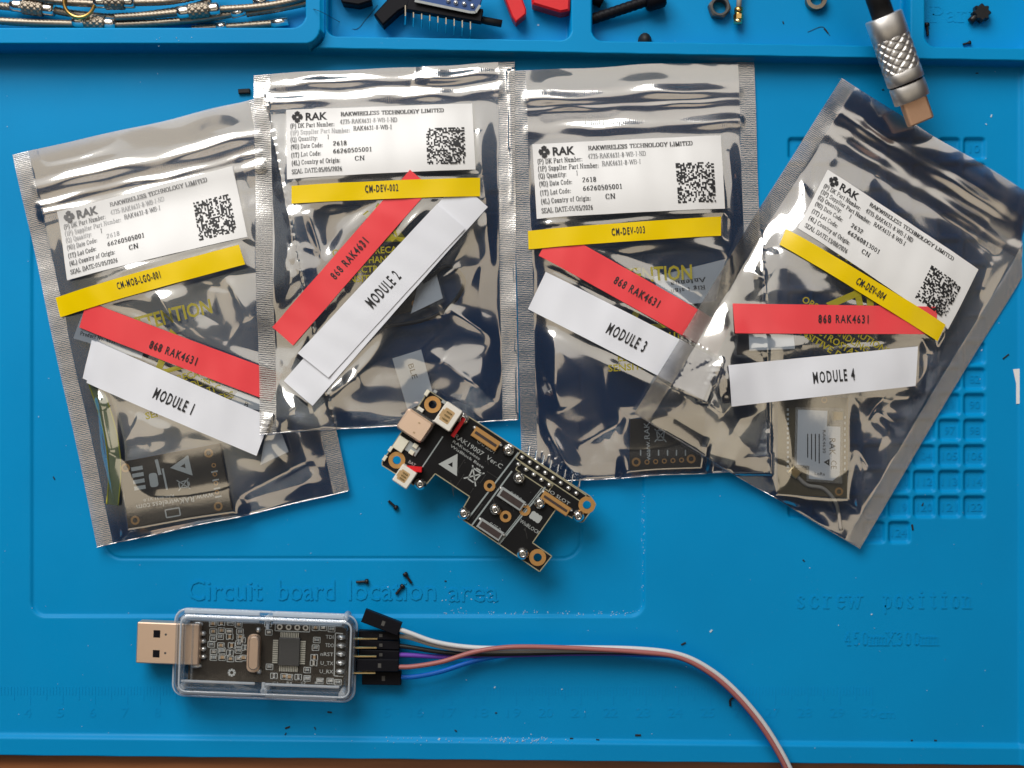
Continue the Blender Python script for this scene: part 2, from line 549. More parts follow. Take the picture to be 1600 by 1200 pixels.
def sans(s, bold=0.0, gap=1.0):
    """built-in sans letters: (verts Nx2 with cap height 1, faces, width)"""
    if (s, bold, gap) in _fc: return _fc[(s, bold, gap)]
    cu = bpy.data.curves.new("lettering", 'FONT'); cu.body = s; cu.resolution_u = 2; cu.size = 1.0; cu.offset = bold; cu.space_character = gap
    ob = bpy.data.objects.new("lettering", cu)
    me = bpy.data.meshes.new_from_object(ob)
    v = np.array([q.co[:2] for q in me.vertices]) if len(me.vertices) else np.zeros((0, 2))
    f = [tuple(p.vertices) for p in me.polygons]
    bpy.data.objects.remove(ob); bpy.data.curves.remove(cu); bpy.data.meshes.remove(me)
    cap = 0.729
    v = v / cap
    v[:, 0] -= v[:, 0].min()
    _fc[(s, bold, gap)] = (v, f, v[:, 0].max(), cap)
    return _fc[(s, bold, gap)]


GL = {
 'A': (.74, "0,0 .36,1 .72,0|.14,.36 .58,.36"), 'B': (.66, ".1,0 .1,1|.1,1 .42,1 .54,.88 .54,.66 .42,.54 .1,.54|.42,.54 .6,.42 .6,.12 .45,0 .1,0"),
 'C': (.68, ".58,.76 .44,1 .22,1 .06,.75 .06,.25 .22,0 .44,0 .6,.2"), 'D': (.72, ".1,0 .1,1|.1,1 .42,1 .62,.78 .62,.22 .42,0 .1,0"),
 'E': (.62, ".1,0 .1,1|.1,1 .55,1 .55,.82|.1,.53 .4,.53|.1,0 .56,0 .58,.2"), 'G': (.74, ".6,.76 .45,1 .22,1 .06,.75 .06,.25 .22,0 .48,0 .62,.12 .62,.44|.45,.44 .7,.44"),
 'H': (.76, ".1,0 .1,1|.64,0 .64,1|.1,.53 .64,.53"), 'I': (.34, ".16,0 .16,1"), 'K': (.74, ".1,0 .1,1|.62,1 .12,.42|.25,.58 .66,0"),
 'L': (.62, ".1,0 .1,1|.1,0 .55,0 .58,.22"), 'M': (.9, ".1,0 .1,1|.1,1 .44,.05 .78,1|.78,1 .78,0"), 'N': (.76, ".1,0 .1,1|.1,1 .64,0|.64,0 .64,1"),
 'O': (.74, ".36,0 .18,.06 .05,.3 .05,.7 .18,.94 .36,1 .54,.94 .67,.7 .67,.3 .54,.06 .36,0"), 'P': (.62, ".1,0 .1,1|.1,1 .42,1 .56,.86 .56,.62 .42,.48 .1,.48"),
 'Q': (.74, ".36,0 .18,.06 .05,.3 .05,.7 .18,.94 .36,1 .54,.94 .67,.7 .67,.3 .54,.06 .36,0|.4,.1 .66,-.2"), 'R': (.7, ".1,0 .1,1|.1,1 .42,1 .56,.87 .56,.66 .42,.53 .1,.53|.36,.53 .64,0"),
 'S': (.56, ".48,.8 .36,1 .16,1 .05,.84 .06,.68 .46,.36 .49,.16 .36,0 .14,0 .04,.2"), 'T': (.66, ".32,0 .32,1|.04,.8 .05,1 .59,1 .6,.8"),
 'U': (.74, ".1,1 .1,.25 .25,0 .5,0 .64,.25 .64,1"), 'W': (1.0, "0,1 .25,0 .5,1 .75,0 1,1"), 'X': (.74, ".05,1 .66,0|.63,1 .05,0"), 'Y': (.74, ".02,1 .36,.48 .7,1|.36,.48 .36,0"), 'J': (.5, ".34,1 .34,.2 .22,0 .05,.05"),
 'a': (.52, ".1,.55 .2,.68 .36,.64 .4,.5 .4,.1 .5,0|.4,.4 .16,.32 .06,.18 .14,.02 .28,.03 .4,.18"), 'b': (.54, ".12,1 .12,0|.12,.5 .26,.68 .42,.58 .47,.34 .42,.08 .26,0 .12,.12"),
 'c': (.48, ".42,.52 .32,.68 .16,.64 .06,.44 .06,.22 .16,.02 .32,0 .44,.16"), 'd': (.56, ".42,1 .42,0|.42,.5 .28,.68 .12,.58 .06,.34 .12,.08 .28,0 .42,.12"), 'e': (.5, ".07,.38 .43,.38 .4,.58 .26,.68 .12,.6 .06,.36 .12,.08 .28,0 .44,.14"),
 'f': (.38, ".16,0 .16,.8 .26,1 .38,.94|.03,.66 .32,.66"), 'g': (.52, ".4,.62 .24,.68 .1,.56 .1,.38 .24,.26 .38,.36 .38,.56 .24,.68|.12,.22 .2,.06 .42,.04 .42,-.18 .24,-.26 .08,-.16 .12,0|.4,.62 .5,.68"), 'i': (.3, ".14,0 .14,.66|.14,.86 .14,.96"),
 'k': (.54, ".12,0 .12,1|.42,.66 .14,.3|.24,.42 .48,0"), 'l': (.3, ".14,0 .14,1"), 'm': (.84, ".12,0 .12,.66|.12,.5 .26,.67 .4,.58 .4,0|.4,.5 .54,.67 .7,.58 .7,0"), 'n': (.56, ".12,0 .12,.66|.12,.5 .28,.67 .43,.58 .43,0"),
 'o': (.54, ".26,0 .12,.08 .06,.34 .12,.6 .26,.68 .4,.6 .46,.34 .4,.08 .26,0"), 'p': (.54, ".12,-.3 .12,.66|.12,.5 .26,.68 .42,.58 .47,.34 .42,.08 .26,0 .12,.12"), 'r': (.4, ".12,0 .12,.66|.12,.46 .24,.66 .38,.62"),
 's': (.44, ".36,.54 .26,.68 .12,.64 .08,.5 .34,.24 .36,.1 .24,0 .08,.04 .05,.18"), 't': (.34, ".16,.9 .16,.1 .24,0 .34,.08|.03,.66 .32,.66"), 'u': (.56, ".12,.66 .12,.12 .24,0 .36,.06 .43,.2|.43,.66 .43,0"), 'w': (.74, ".02,.66 .18,0 .36,.6 .54,0 .7,.66"),
 'x': (.52, ".06,.66 .46,0|.44,.66 .06,0"), 'y': (.52, ".04,.66 .26,0|.48,.66 .2,-.25 .06,-.26"),
 '0': (.52, ".25,0 .1,.12 .06,.5 .1,.88 .25,1 .4,.88 .44,.5 .4,.12 .25,0"), '1': (.46, ".1,.84 .25,1 .25,0"), '2': (.52, ".07,.76 .14,.95 .3,1 .42,.88 .42,.66 .06,.02 .46,.02"),
 '3': (.5, ".08,.86 .2,1 .36,.95 .4,.74 .22,.55|.22,.55 .42,.42 .43,.15 .28,0 .06,.06"), '4': (.54, ".36,0 .36,1 .04,.32 .5,.32"), '5': (.5, ".42,1 .12,1 .09,.55 .28,.62 .42,.45 .42,.16 .26,0 .06,.07"),
 '6': (.52, ".42,.94 .2,.8 .07,.4 .12,.06 .28,0 .43,.14 .43,.42 .28,.56 .1,.42"), '7': (.5, ".06,.8 .08,1 .45,1 .2,0"), '8': (.52, ".25,.54 .1,.66 .1,.9 .25,1 .4,.9 .4,.66 .25,.54 .07,.38 .07,.1 .25,0 .43,.1 .43,.38 .25,.54"), '9': (.52, ".08,.06 .3,.2 .43,.6 .38,.94 .22,1 .07,.86 .07,.58 .22,.44 .4,.58"),
 '(': (.32, ".28,1.05 .12,.8 .08,.4 .12,.0 .28,-.25"), ')': (.32, ".04,1.05 .2,.8 .24,.4 .2,.0 .04,-.25"), ':': (.26, ".12,.02 .12,.13|.12,.5 .12,.61"), '-': (.36, ".05,.36 .3,.36"), '/': (.36, ".02,-.05 .32,1.02"), '.': (.24, ".1,0 .1,.1"), ' ': (.3, ""),
}


def serif(s, thick=0.15, thin=0.075, ser=True, mono=0.0):
    key = (s, thick, thin, ser, mono)
    if key in _fc: return _fc[key]
    V, F = [], []
    x = 0.0

    def quad(a, b, t):
        d = math.hypot(b[0] - a[0], b[1] - a[1]) or 1e-6
        nx, ny = -(b[1] - a[1]) / d * t / 2, (b[0] - a[0]) / d * t / 2
        ex, ey = (b[0] - a[0]) / d * t * .25, (b[1] - a[1]) / d * t * .25
        n = len(V)
        V.extend([(a[0] - nx - ex, a[1] - ny - ey), (b[0] - nx + ex, b[1] - ny + ey), (b[0] + nx + ex, b[1] + ny + ey), (a[0] + nx - ex, a[1] + ny - ey)])
        F.append((n, n + 1, n + 2, n + 3))
    for ch in s:
        w, d = GL.get(ch, GL[' '])
        adv = mono or w
        ox = x + ((mono - w) / 2 if mono else 0)
        for st in d.split('|'):
            if not st: continue
            p = [tuple(float(q) for q in t.split(',')) for t in st.split()]
            p = [(a + ox, b) for a, b in p]
            for a, b in zip(p[:-1], p[1:]):
                L_ = math.hypot(b[0] - a[0], b[1] - a[1]) or 1e-6
                quad(a, b, thin + (thick - thin) * abs(b[1] - a[1]) / L_)
            if ser and ch.isalnum():
                for e, q in ((p[0], p[1]), (p[-1], p[-2])):
                    L_ = math.hypot(e[0] - q[0], e[1] - q[1]) or 1e-6
                    if abs(e[1] - q[1]) / L_ > .75 and L_ > .3 and min(abs(e[1]), abs(e[1] - 1), abs(e[1] - .66)) < .02:
                        quad((e[0] - .15, e[1]), (e[0] + .15, e[1]), thin)
        x += adv + (0.13 if not mono else 0)
    _fc[key] = (np.array(V), F, x, 1.0)
    return _fc[key]


def text_plan(T, x, y, ang, cap, width=None, align='c', stretch=1.0):
    """T glyph data -> plan coordinates; (x, y) the centre (or left) of the line at half cap height"""
    v, f, w = T[0], T[1], T[2]
    sx = (width / w) if width else cap * stretch
    lx = v[:, 0] * sx - (w * sx / 2 if align == 'c' else 0)
    ly = -(v[:, 1] - .5) * cap
    c, s = rot2(ang)
    return np.stack([x + lx * c - ly * s, y + lx * s + ly * c], 1), f


def add_text(mb, T, x, y, ang, cap, z, width=None, align='c', stretch=1.0):
    p, f = text_plan(T, x, y, ang, cap, width, align, stretch)
    b = len(mb.v)
    mb.v.extend(W(q[0], q[1], z) for q in p)
    mb.f.extend(tuple(b + i for i in t) for t in f)


# ------------------------------------------------------------------ table and mat
tb = MB(); tb.box(800, 500, 4200, 3200, 0, -12, -3.0)
tag(tb.build("table", MATS["wood"]), kind="structure")


def sstep(a, b, x):
    t = np.clip((x - a) / (b - a), 0, 1)
    return t * t * (3 - 2 * t)


def sd_rrect(X, Y, x0, y0, x1, y1, r):
    cx, cyy, hw, hh = (x0 + x1) / 2, (y0 + y1) / 2, (x1 - x0) / 2 - r, (y1 - y0) / 2 - r
    qx, qy = np.abs(X - cx) - hw, np.abs(Y - cyy) - hh
    return np.hypot(np.maximum(qx, 0), np.maximum(qy, 0)) + np.minimum(np.maximum(qx, qy), 0) - r


CELLS = [(1248.6 + 39.2 * c, 232 + 40 * r) for r in range(15) for c in range(8)] + [(1366, 832), (1405.4, 832)]
MX0, MX1, MY0, MY1 = -300.0, 1634.0, -330.0, 1190.0


def edge_y(X):            # front edge of the mat, a degree off level
    return 1180.0 + (X - 200) * 0.0100


WALL_MID, WALL_LEFT = 6.5, 10.0


def mat_height(X, Y):
    z = np.zeros_like(X)
    # recessed working area and the thin groove inside it
    d = sd_rrect(X, Y, 49, 300, 1006, 963, 22)
    z += -0.85 * sstep(2.5, -2.5, d)
    d2 = sd_rrect(X, Y, 160, 330, 908, 873, 30)
    z += -0.45 * np.exp(-(d2 / 1.6) ** 2)
    # numbered pockets
    for (cx, cyy) in CELLS:
        m = (np.abs(X - cx) < 22) & (np.abs(Y - cyy) < 22)
        if m.any():
            dd = sd_rrect(X[m], Y[m], cx - 16, cyy - 16, cx + 16, cyy + 16, 4.5)
            z[m] += -1.1 * sstep(1.8, -1.8, dd)
    # raised rim at the front and right
    z += 1.3 * sstep(-34, -25, Y - edge_y(X)) * sstep(1620, 1600, X)
    z += 1.3 * sstep(1590, 1600, X) * sstep(60, 130, Y)
    # tray block along the back
    ty = 84.5 + (X - 510) * 0.0175
    wall = sstep(3.0, -1.0, Y - ty)
    t = WALL_MID * wall
    inner = []
    ib = 62 + (X - 510) * 0.0175
    Yr = Y - (X - 510) * 0.0175
    for (a, b) in ((515, 890), (924, 1411), (1436, 1612)):
        inner.append(sd_rrect(X, Yr, a, -250, b, 64, 16))
    hole = np.minimum.reduce(inner)
    t -= (WALL_MID + 0.3) * sstep(1.5, -2.5, hole) * wall
    z = np.where(Y < 140, np.maximum(z, 0) * 0 + z + t, z)
    # taller tray at the left
    o = sd_rrect(X, Y, -700, -300, 510, 83, 26)
    i = sd_rrect(X, Y, -700, -300, 484, 56, 20)
    tl = WALL_LEFT * sstep(2.0, -2.0, o) - (WALL_LEFT + 0.3) * sstep(1.5, -2.5, i)
    z = np.where(o < 3, np.where(o < -1, tl, np.maximum(tl, z * sstep(-1, 3, o))), z)
    # outer edge falls to the table
    e = np.maximum(Y - edge_y(X), X - (MX1 - 6))
    z = np.where(e > 0, z * (1 - sstep(0, 3, e)) - 3.3 * sstep(0, 3, e), z)
    return z


def build_mat():
    xs = np.concatenate([np.arange(MX0, -30, 9.0), np.arange(-30, 1634, 2.0), [1634.0, 1637]])
    ys = np.concatenate([np.arange(MY0, -30, 9.0), np.arange(-30, 135, 1.3), np.arange(135, 1150, 2.0), np.arange(1150, 1204, 1.2)])
    X, Y = np.meshgrid(xs, ys)
    Z = mat_height(X, Y)
    v = np.stack([(X - 800) * S, (600 - Y) * S, Z * .001], -1).reshape(-1, 3)
    nx, ny = len(xs), len(ys)
    idx = np.arange(nx * ny).reshape(ny, nx)
    f = np.stack([idx[:-1, :-1], idx[1:, :-1], idx[1:, 1:], idx[:-1, 1:]], -1).reshape(-1, 4)
    root = thing("repair_mat", "bright blue silicone work mat with trays and moulded lettering under everything", "mat", (0, 0, 0))
    mesh_obj("mat_sheet", v, f, MATS["mat"], root, smooth=True)
    def emboss(name, T, x, y, cap, width, z, h, flatq=False):
        p, f = text_plan(T, x, y, 0, cap, width)
        vv, ff = [], []
        n = len(p)
        for q in p: vv.append(W(q[0], q[1], z - .1))
        for i_, q in enumerate(p): vv.append(W(q[0], q[1], z + h + (.006 * ((i_ // 4) % 7) if flatq else 0)))
        from collections import Counter
        ec = Counter()
        for t in f:
            ff.append(tuple(n + i for i in t))
            for a, b in zip(t, t[1:] + t[:1]): ec[(a, b)] += 1
        for (a, b) in list(ec):
            if (b, a) not in ec: ff.append((a, b, n + b, n + a))
        return mesh_obj(name, vv, ff, MATS["mat"], root)
    emboss("moulded_lettering", sans("Circuit"), 352, 921, 34, 116, -0.85, 0.30)
    emboss("moulded_lettering", sans("board"), 479, 921, 34, 88, -0.85, 0.30)
    emboss("moulded_lettering", sans("location"), 613, 921, 34, 136, -0.85, 0.30)
    emboss("moulded_lettering", sans("area"), 739, 923, 34, 78, -0.85, 0.30)
    emboss("moulded_lettering", serif("screw", .11, .08, True, .74), 1293, 936, 28, 104, 0, 0.20, True)
    emboss("moulded_lettering", serif("position", .11, .08, True, .74), 1449, 936, 28, 142, 0, 0.20, True)
    emboss("moulded_lettering", serif("450mmX300mm", .11, .08, True, .74), 1392, 998, 20, 148, 0, 0.18, True)
    emboss("moulded_lettering", serif("Parts", .1, .09, True), 1500, 22, 24, 90, -0.3, 0.10, True)
    # ruler
    rm = MB()
    for i in range(0, 301):
        x = 1363 - (300 - i) * 5.06
        if x < -20: continue
        l = 28 if i % 10 == 0 else (21 if i % 5 == 0 else 13)
        rm.box(x, 1073 + l / 2, 1.1, l, 0, -0.1, 0.09)
    mesh_obj("ruler_scale", rm.v, rm.f, MATS["mat"], root)
    for n in range(3, 31):
        x = 1363 - (30 - n) * 50.6
        emboss("ruler_number", sans(str(n)), x - 4, 1113, 15, 11 * len(str(n)), 0, 0.10)
    emboss("ruler_number", sans("cm"), 1386, 1115, 15, 26, 0, 0.14)
    # pocket numbers
    for r in range(15):
        for c in range(8):
            n = 3 + r * 8 + c
            x, y = 1248.6 + 39.2 * c, 232 + 40 * r
            if (x - 1348) * 0.86 + (y - 860) * 0.51 > -20 or (r == 0 and (c == 0 or c > 5)):
                emboss("pocket_number", sans(str(n)), x, y, 13, 8 * len(str(n)), -1.1, 0.2)
    for n, x in ((123, 1366), (124, 1405)):
        emboss("pocket_number", sans(str(n)), x, 832, 13, 24, -1.1, 0.2)
    return root


build_mat()

# ------------------------------------------------------------------ height raster: what lies under the next bag
GX0, GY0, GD = -0.20, -0.15, 0.0005
G = np.zeros((600, 800))


def g_add(x, y, z, r=1):
    ix = ((x - GX0) / GD).astype(int).ravel(); iy = ((y - GY0) / GD).astype(int).ravel(); zz = np.asarray(z).ravel()
    ok = (ix > 1) & (iy > 1) & (ix < 798) & (iy < 598)
    for dx in range(-r, r + 1):
        for dy in range(-r, r + 1):
            np.maximum.at(G, (iy[ok] + dy, ix[ok] + dx), zz[ok])


def blur(a, r, n=3):
    for _ in range(n):
        for ax in (0, 1):
            p = np.pad(a, [(r + 1, r) if i == ax else (0, 0) for i in (0, 1)], mode='edge')
            c = np.cumsum(p, axis=ax)
            a = (np.take(c, range(2 * r + 1, c.shape[ax]), ax) - np.take(c, range(0, c.shape[ax] - 2 * r - 1), ax)) / (2 * r + 1)
    return a


def dilate(a, r):
    for _ in range(r):
        b = a.copy()
        b[1:] = np.maximum(b[1:], a[:-1]); b[:-1] = np.maximum(b[:-1], a[1:])
        c = b.copy()
        c[:, 1:] = np.maximum(c[:, 1:], b[:, :-1]); c[:, :-1] = np.maximum(c[:, :-1], b[:, 1:])
        a = c
    return a


def g_sample(A, x, y):
    fx, fy = (x - GX0) / GD, (y - GY0) / GD
    ix = np.clip(fx.astype(int), 0, 798); iy = np.clip(fy.astype(int), 0, 598)
    tx, ty = np.clip(fx - ix, 0, 1), np.clip(fy - iy, 0, 1)
    return (A[iy, ix] * (1 - tx) * (1 - ty) + A[iy, ix + 1] * tx * (1 - ty) + A[iy + 1, ix] * (1 - tx) * ty + A[iy + 1, ix + 1] * tx * ty)


# ------------------------------------------------------------------ shielding bags
def wave_noise(X, Y, lam, seed, n=9, warp=0.35):
    """smooth random swell, X, Y in mm, wavelength lam"""
    r = np.random.RandomState(seed)
    wx = wy = 0
    for _ in range(4):
        a = r.uniform(0, 6.28); k = 6.28 / (lam * r.uniform(1.2, 2.2)); ph = r.uniform(0, 6.28, 2)
        wx = wx + np.sin(k * (X * math.cos(a) + Y * math.sin(a)) + ph[0]); wy = wy + np.sin(k * (Y * math.cos(a) - X * math.sin(a)) + ph[1])
    X2, Y2 = X + wx * lam * warp * .3, Y + wy * lam * warp * .3
    o = 0
    for _ in range(n):
        a = r.uniform(0, 6.28); k = 6.28 / (lam * r.uniform(.75, 1.5)); ph = r.uniform(0, 6.28)
        o = o + np.sin(k * (X2 * math.cos(a) + Y2 * math.sin(a)) + ph)
    return o / math.sqrt(n)


def in_quad(PX, PY, q, soft):
    """1 inside the convex plan quad, falling to 0 over soft"""
    c = np.mean(np.array(q), 0)
    m = None
    for i in range(len(q)):
        a, b = np.array(q[i], float), np.array(q[(i + 1) % len(q)], float)
        n = np.array([-(b - a)[1], (b - a)[0]]); n /= np.linalg.norm(n)
        if np.dot(c - a, n) < 0: n = -n
        d = (PX - a[0]) * n[0] + (PY - a[1]) * n[1]
        m = d if m is None else np.minimum(m, d)
    return sstep(-soft, 0, m)


def seg_dist(PX, PY, a, b):
    ax, ay = a; bx, by = b
    t = np.clip(((PX - ax) * (bx - ax) + (PY - ay) * (by - ay)) / ((bx - ax) ** 2 + (by - ay) ** 2), 0, 1)
    return np.hypot(PX - ax - t * (bx - ax), PY - ay - t * (by - ay)), t


class Bag:
    def __init__(self, corners, label, zips, seed, puff=4.0, swell=0.7, lift=None, creases=(), plateaus=(), flats=(), k=0.988, seal=5.2, zip_end=26, group="shielding bags"):
        self.c = [np.array(p, float) for p in corners]
        TL, TR, BR, BL = self.c
        mm = S * 1000
        Wm = (np.linalg.norm(TR - TL) + np.linalg.norm(BR - BL)) / 2 * mm
        Lm = (np.linalg.norm(BL - TL) + np.linalg.norm(BR - TR)) / 2 * mm
        self.k = k
        nu, nv = int(Wm / .42), int(Lm / .42)
        self.nu, self.nv = nu, nv
        U, V = np.meshgrid(np.linspace(0, 1, nu + 1), np.linspace(0, 1, nv + 1))
        # small wander of the cut edges
        r = np.random.RandomState(seed)
        PX = (1 - U) * (1 - V) * TL[0] + U * (1 - V) * TR[0] + U * V * BR[0] + (1 - U) * V * BL[0]
        PY = (1 - U) * (1 - V) * TL[1] + U * (1 - V) * TR[1] + U * V * BR[1] + (1 - U) * V * BL[1]
        self.PX0, self.PY0 = PX, PY
        wob = 1.3 * (np.sin(U * 7 + r.uniform(0, 6)) + .6 * np.sin(U * 17 + r.uniform(0, 6)))
        PXw = PX + 0.8 * (np.sin(V * 6 + r.uniform(0, 6)) + .5 * np.sin(V * 15 + r.uniform(0, 6)))
        PYw = PY + wob * 0.8
        x, y = U * Wm, V * Lm
        di = np.maximum(np.minimum(x - seal, Wm - seal - x), 0)
        db = (1 - V) * Lm
        fu = 1 - np.exp(-(di / 9.0) ** 1.15)
        fv = 1 - np.exp(-np.maximum(db - .3, 0) / 8.0)
        ft = sstep(zip_end - 6, zip_end + 22, y)
        t = 0.30 + puff * fu * fv * ft
        # swell and wrinkles of the film
        env = np.minimum(1, di / 6.0) * np.minimum(1, np.maximum(db, 0) / 5.0) * (0.35 + 0.65 * sstep(zip_end - 2, zip_end + 8, y) + 0.45 * sstep(7, 2, y))
        wr = swell * 1.15 * wave_noise(x, y, 44, seed) + swell * .10 * wave_noise(x, y, 17, seed + 5)
        rg = wave_noise(x, y, 58, seed + 9)
        wr = wr + swell * 0.75 * (0.55 - np.sqrt(rg ** 2 + .015))
        r2_ = wave_noise(x, y, 33, seed + 17)
        wr = wr + swell * 0.22 * (0.5 - np.sqrt(r2_ ** 2 + .008))
        for (a, b, amp, w) in creases:
            d, tt = seg_dist(PX, PY, a, b)
            wr = wr + amp * np.exp(-np.sqrt((d / w) ** 2 + .06)) * np.sin(np.clip(tt, 0.0, 1) * math.pi) ** .6 * 1.25
        # short sharp crinkles, thickest near the seals and the zip
        rc = np.random.RandomState(seed + 40)
        for _ in range(46):
            uu = rc.rand(); uu = uu * .42 if rc.rand() < .5 else 1 - uu * .42
            vv = rc.uniform(.16, .98)
            cx_ = (1 - uu) * (1 - vv) * TL[0] + uu * (1 - vv) * TR[0] + uu * vv * BR[0] + (1 - uu) * vv * BL[0]
            cy_ = (1 - uu) * (1 - vv) * TL[1] + uu * (1 - vv) * TR[1] + uu * vv * BR[1] + (1 - uu) * vv * BL[1]
            an = rc.uniform(0, math.pi); ln = rc.uniform(14, 46); am = rc.uniform(.10, .26) * rc.choice([-1, 1])
            d, tt = seg_dist(PX, PY, (cx_ - ln * math.cos(an), cy_ - ln * math.sin(an)), (cx_ + ln * math.cos(an), cy_ + ln * math.sin(an)))
            wr = wr + am * np.exp(-np.sqrt((d / rc.uniform(3.5, 7)) ** 2 + .05)) * np.sin(tt * math.pi) ** .7
        damp = np.ones_like(U)
        for q in flats:
            damp = np.minimum(damp, 1 - 0.78 * in_quad(PX, PY, q, 22))
        t = t + wr * env * damp
        for (q, h, soft) in plateaus:
            m = in_quad(PX, PY, q, soft)
            t = np.maximum(t, 0) + (np.maximum(h, t) - t) * m * 1.0
        # zip closure and its press ridges
        for (zc, amp, w) in zips:
            zz = zc + 0.30 * np.sin(x * .13 + seed + zc) + .15 * np.sin(x * .37 + seed * 2 + zc)
            t = t + amp * np.exp(-((y - zz) / w) ** 2) * sstep(seal * .55, seal * 1.1, x) * sstep(seal * .55, seal * 1.1, Wm - x) * (.72 + .38 * np.sin(x * .17 + zc * 1.7 + seed))
        # seals: thin, gently cockled
        sealm = 1 - sstep(seal - .8, seal + .6, np.minimum(x, Wm - x))
        t = t * (1 - sealm * .0) + sealm * (0.02 * np.sin(y * .8 + seed) + 0.10 * np.sin(y * .16 + seed * 2))
        t = np.maximum(t, 0.12)
        self.U, self.V = U, V
        X, Yw = (PXw - 800) * S * k, (600 - PYw) * S * k
        A = dilate(G, 4); A = np.maximum(blur(A, 6), 0)
        base = np.maximum(g_sample(A, X, Yw), g_sample(G, X, Yw) + 0.0002)
        if lift is not None: base = base + lift(U, V) * .001
        base = base + 0.00015 + 0.0001 * (1 + np.sin(V * 9 + seed))
        self.back = base
        self.front = base + t * .001 * 1.0
        self.X, self.Y = X, Yw
        g_add(X, Yw, self.front)
        ctr = ((TL + TR + BR + BL) / 4)
        self.root = thing("shielding_bag", label, "bag", W(ctr[0], ctr[1], 0), group)
        uv = np.stack([x, y], -1).reshape(-1, 2)
        def part(name, Z, c0, c1, r0, r1, mat):
            sl = (slice(r0, r1 + 1), slice(c0, c1 + 1))
            P = np.stack([X[sl], Yw[sl], Z[sl]], -1).reshape(-1, 3)
            h, w = r1 - r0 + 1, c1 - c0 + 1
            idx = np.arange(h * w).reshape(h, w)
            f = np.stack([idx[:-1, :-1], idx[1:, :-1], idx[1:, 1:], idx[:-1, 1:]], -1).reshape(-1, 4)
            return mesh_obj(name, P, f, MATS[mat], self.root, smooth=True, uv=np.stack([x[sl], y[sl]], -1).reshape(-1, 2))
        cs = int(round(seal / Wm * nu))
        z0 = min(z[0] for z in zips) - 2.5; z1 = max(z[0] for z in zips) + 2.5
        r0, r1 = max(2, int(z0 / Lm * nv)), int(z1 / Lm * nv)
        part("front_film", self.front, cs, nu - cs, r1, nv, "film_front")
        part("top_flap", self.front, cs, nu - cs, 0, r0, "film_front")
        part("zip_closure", self.front, cs, nu - cs, r0, r1, "film_zip")
        part("side_seal", self.front, 0, cs, 0, nv, "film_seal")
        part("side_seal", self.front, nu - cs, nu, 0, nv, "film_seal")
        part("back_film", self.back, cs, nu - cs, 0, nv, "film_back")
        fold = MB()
        fold.tube(np.stack([X[nv, ::2], Yw[nv, ::2] - .0001, self.front[nv, ::2] - .0001 + .00008 * np.sin(x[nv, ::2] * 1.1 + seed)], 1), .00022, 7, caps=False)
        mesh_obj("bottom_fold", fold.v, fold.f, MATS["film_zip"], self.root, smooth=True)
        self.smooth_front = np.maximum(blur(self.front, 5, 2), blur(self.front, 2, 1))

    def uvof(self, px, py):
        TL, TR, BR, BL = self.c
        u = np.full_like(px, .5); v = np.full_like(px, .5)
        for _ in range(8):
            fx = (1 - u) * (1 - v) * TL[0] + u * (1 - v) * TR[0] + u * v * BR[0] + (1 - u) * v * BL[0] - px
            fy = (1 - u) * (1 - v) * TL[1] + u * (1 - v) * TR[1] + u * v * BR[1] + (1 - u) * v * BL[1] - py
            xu = (1 - v) * (TR[0] - TL[0]) + v * (BR[0] - BL[0]); xv = (1 - u) * (BL[0] - TL[0]) + u * (BR[0] - TR[0])
            yu = (1 - v) * (TR[1] - TL[1]) + v * (BR[1] - BL[1]); yv = (1 - u) * (BL[1] - TL[1]) + u * (BR[1] - TR[1])
            det = xu * yv - xv * yu
            u = u - (fx * yv - fy * xv) / det; v = v - (fy * xu - fx * yu) / det
        return u, v

    def zat(self, px, py, A=None):
        A = self.smooth_front if A is None else A
        u, v = self.uvof(np.asarray(px, float), np.asarray(py, float))
        fu, fv = np.clip(u, 0, 1) * self.nu, np.clip(v, 0, 1) * self.nv
        i = np.clip(fu.astype(int), 0, self.nu - 1); j = np.clip(fv.astype(int), 0, self.nv - 1)
        a, b = fu - i, fv - j
        return A[j, i] * (1 - a) * (1 - b) + A[j, i + 1] * a * (1 - b) + A[j + 1, i] * (1 - a) * b + A[j + 1, i + 1] * a * b

    def world(self, p, off, A=None, zfun=None):
        p = np.asarray(p, float)
        z = self.zat(p[:, 0], p[:, 1], A) + off * .001
        return np.stack([(p[:, 0] - 800) * S * self.k, (600 - p[:, 1]) * S * self.k, z], 1)

    def strip(self, name, q, off, mat, label=None, curl=0.0, n=None):
        """a paper or tape piece lying on the film: plan quad TL TR BR BL, its own thickness"""
        q = [np.array(p, float) for p in q]
        L_, H_ = np.linalg.norm(q[1] - q[0]), np.linalg.norm(q[3] - q[0])
        nx, ny = max(6, int(L_ / 7)), max(3, int(H_ / 7))
        U, V = np.meshgrid(np.linspace(0, 1, nx + 1), np.linspace(0, 1, ny + 1))
        P = ((1 - U) * (1 - V))[..., None] * q[0] + (U * (1 - V))[..., None] * q[1] + (U * V)[..., None] * q[2] + ((1 - U) * V)[..., None] * q[3]
        top = self.world(P.reshape(-1, 2), off)
        e = np.minimum(U, 1 - U).ravel() * L_
        top[:, 2] += .00010 * np.sin(U.ravel() * L_ / 15 + V.ravel() * 1.5 + q[0][0]) + .00005 * np.sin(U.ravel() * L_ / 6.5 - V.ravel() * 2 + q[0][1])
        top[:, 2] += curl * .001 * np.exp(-e / 14)
        bot = top.copy(); bot[:, 2] -= 0.00009
        v = np.concatenate([top, bot]); n0 = len(top)
        idx = np.arange(n0).reshape(ny + 1, nx + 1)
        f = [tuple(t) for t in np.stack([idx[:-1, :-1], idx[1:, :-1], idx[1:, 1:], idx[:-1, 1:]], -1).reshape(-1, 4)]
        f += [tuple(n0 + i for i in t[::-1]) for t in f]
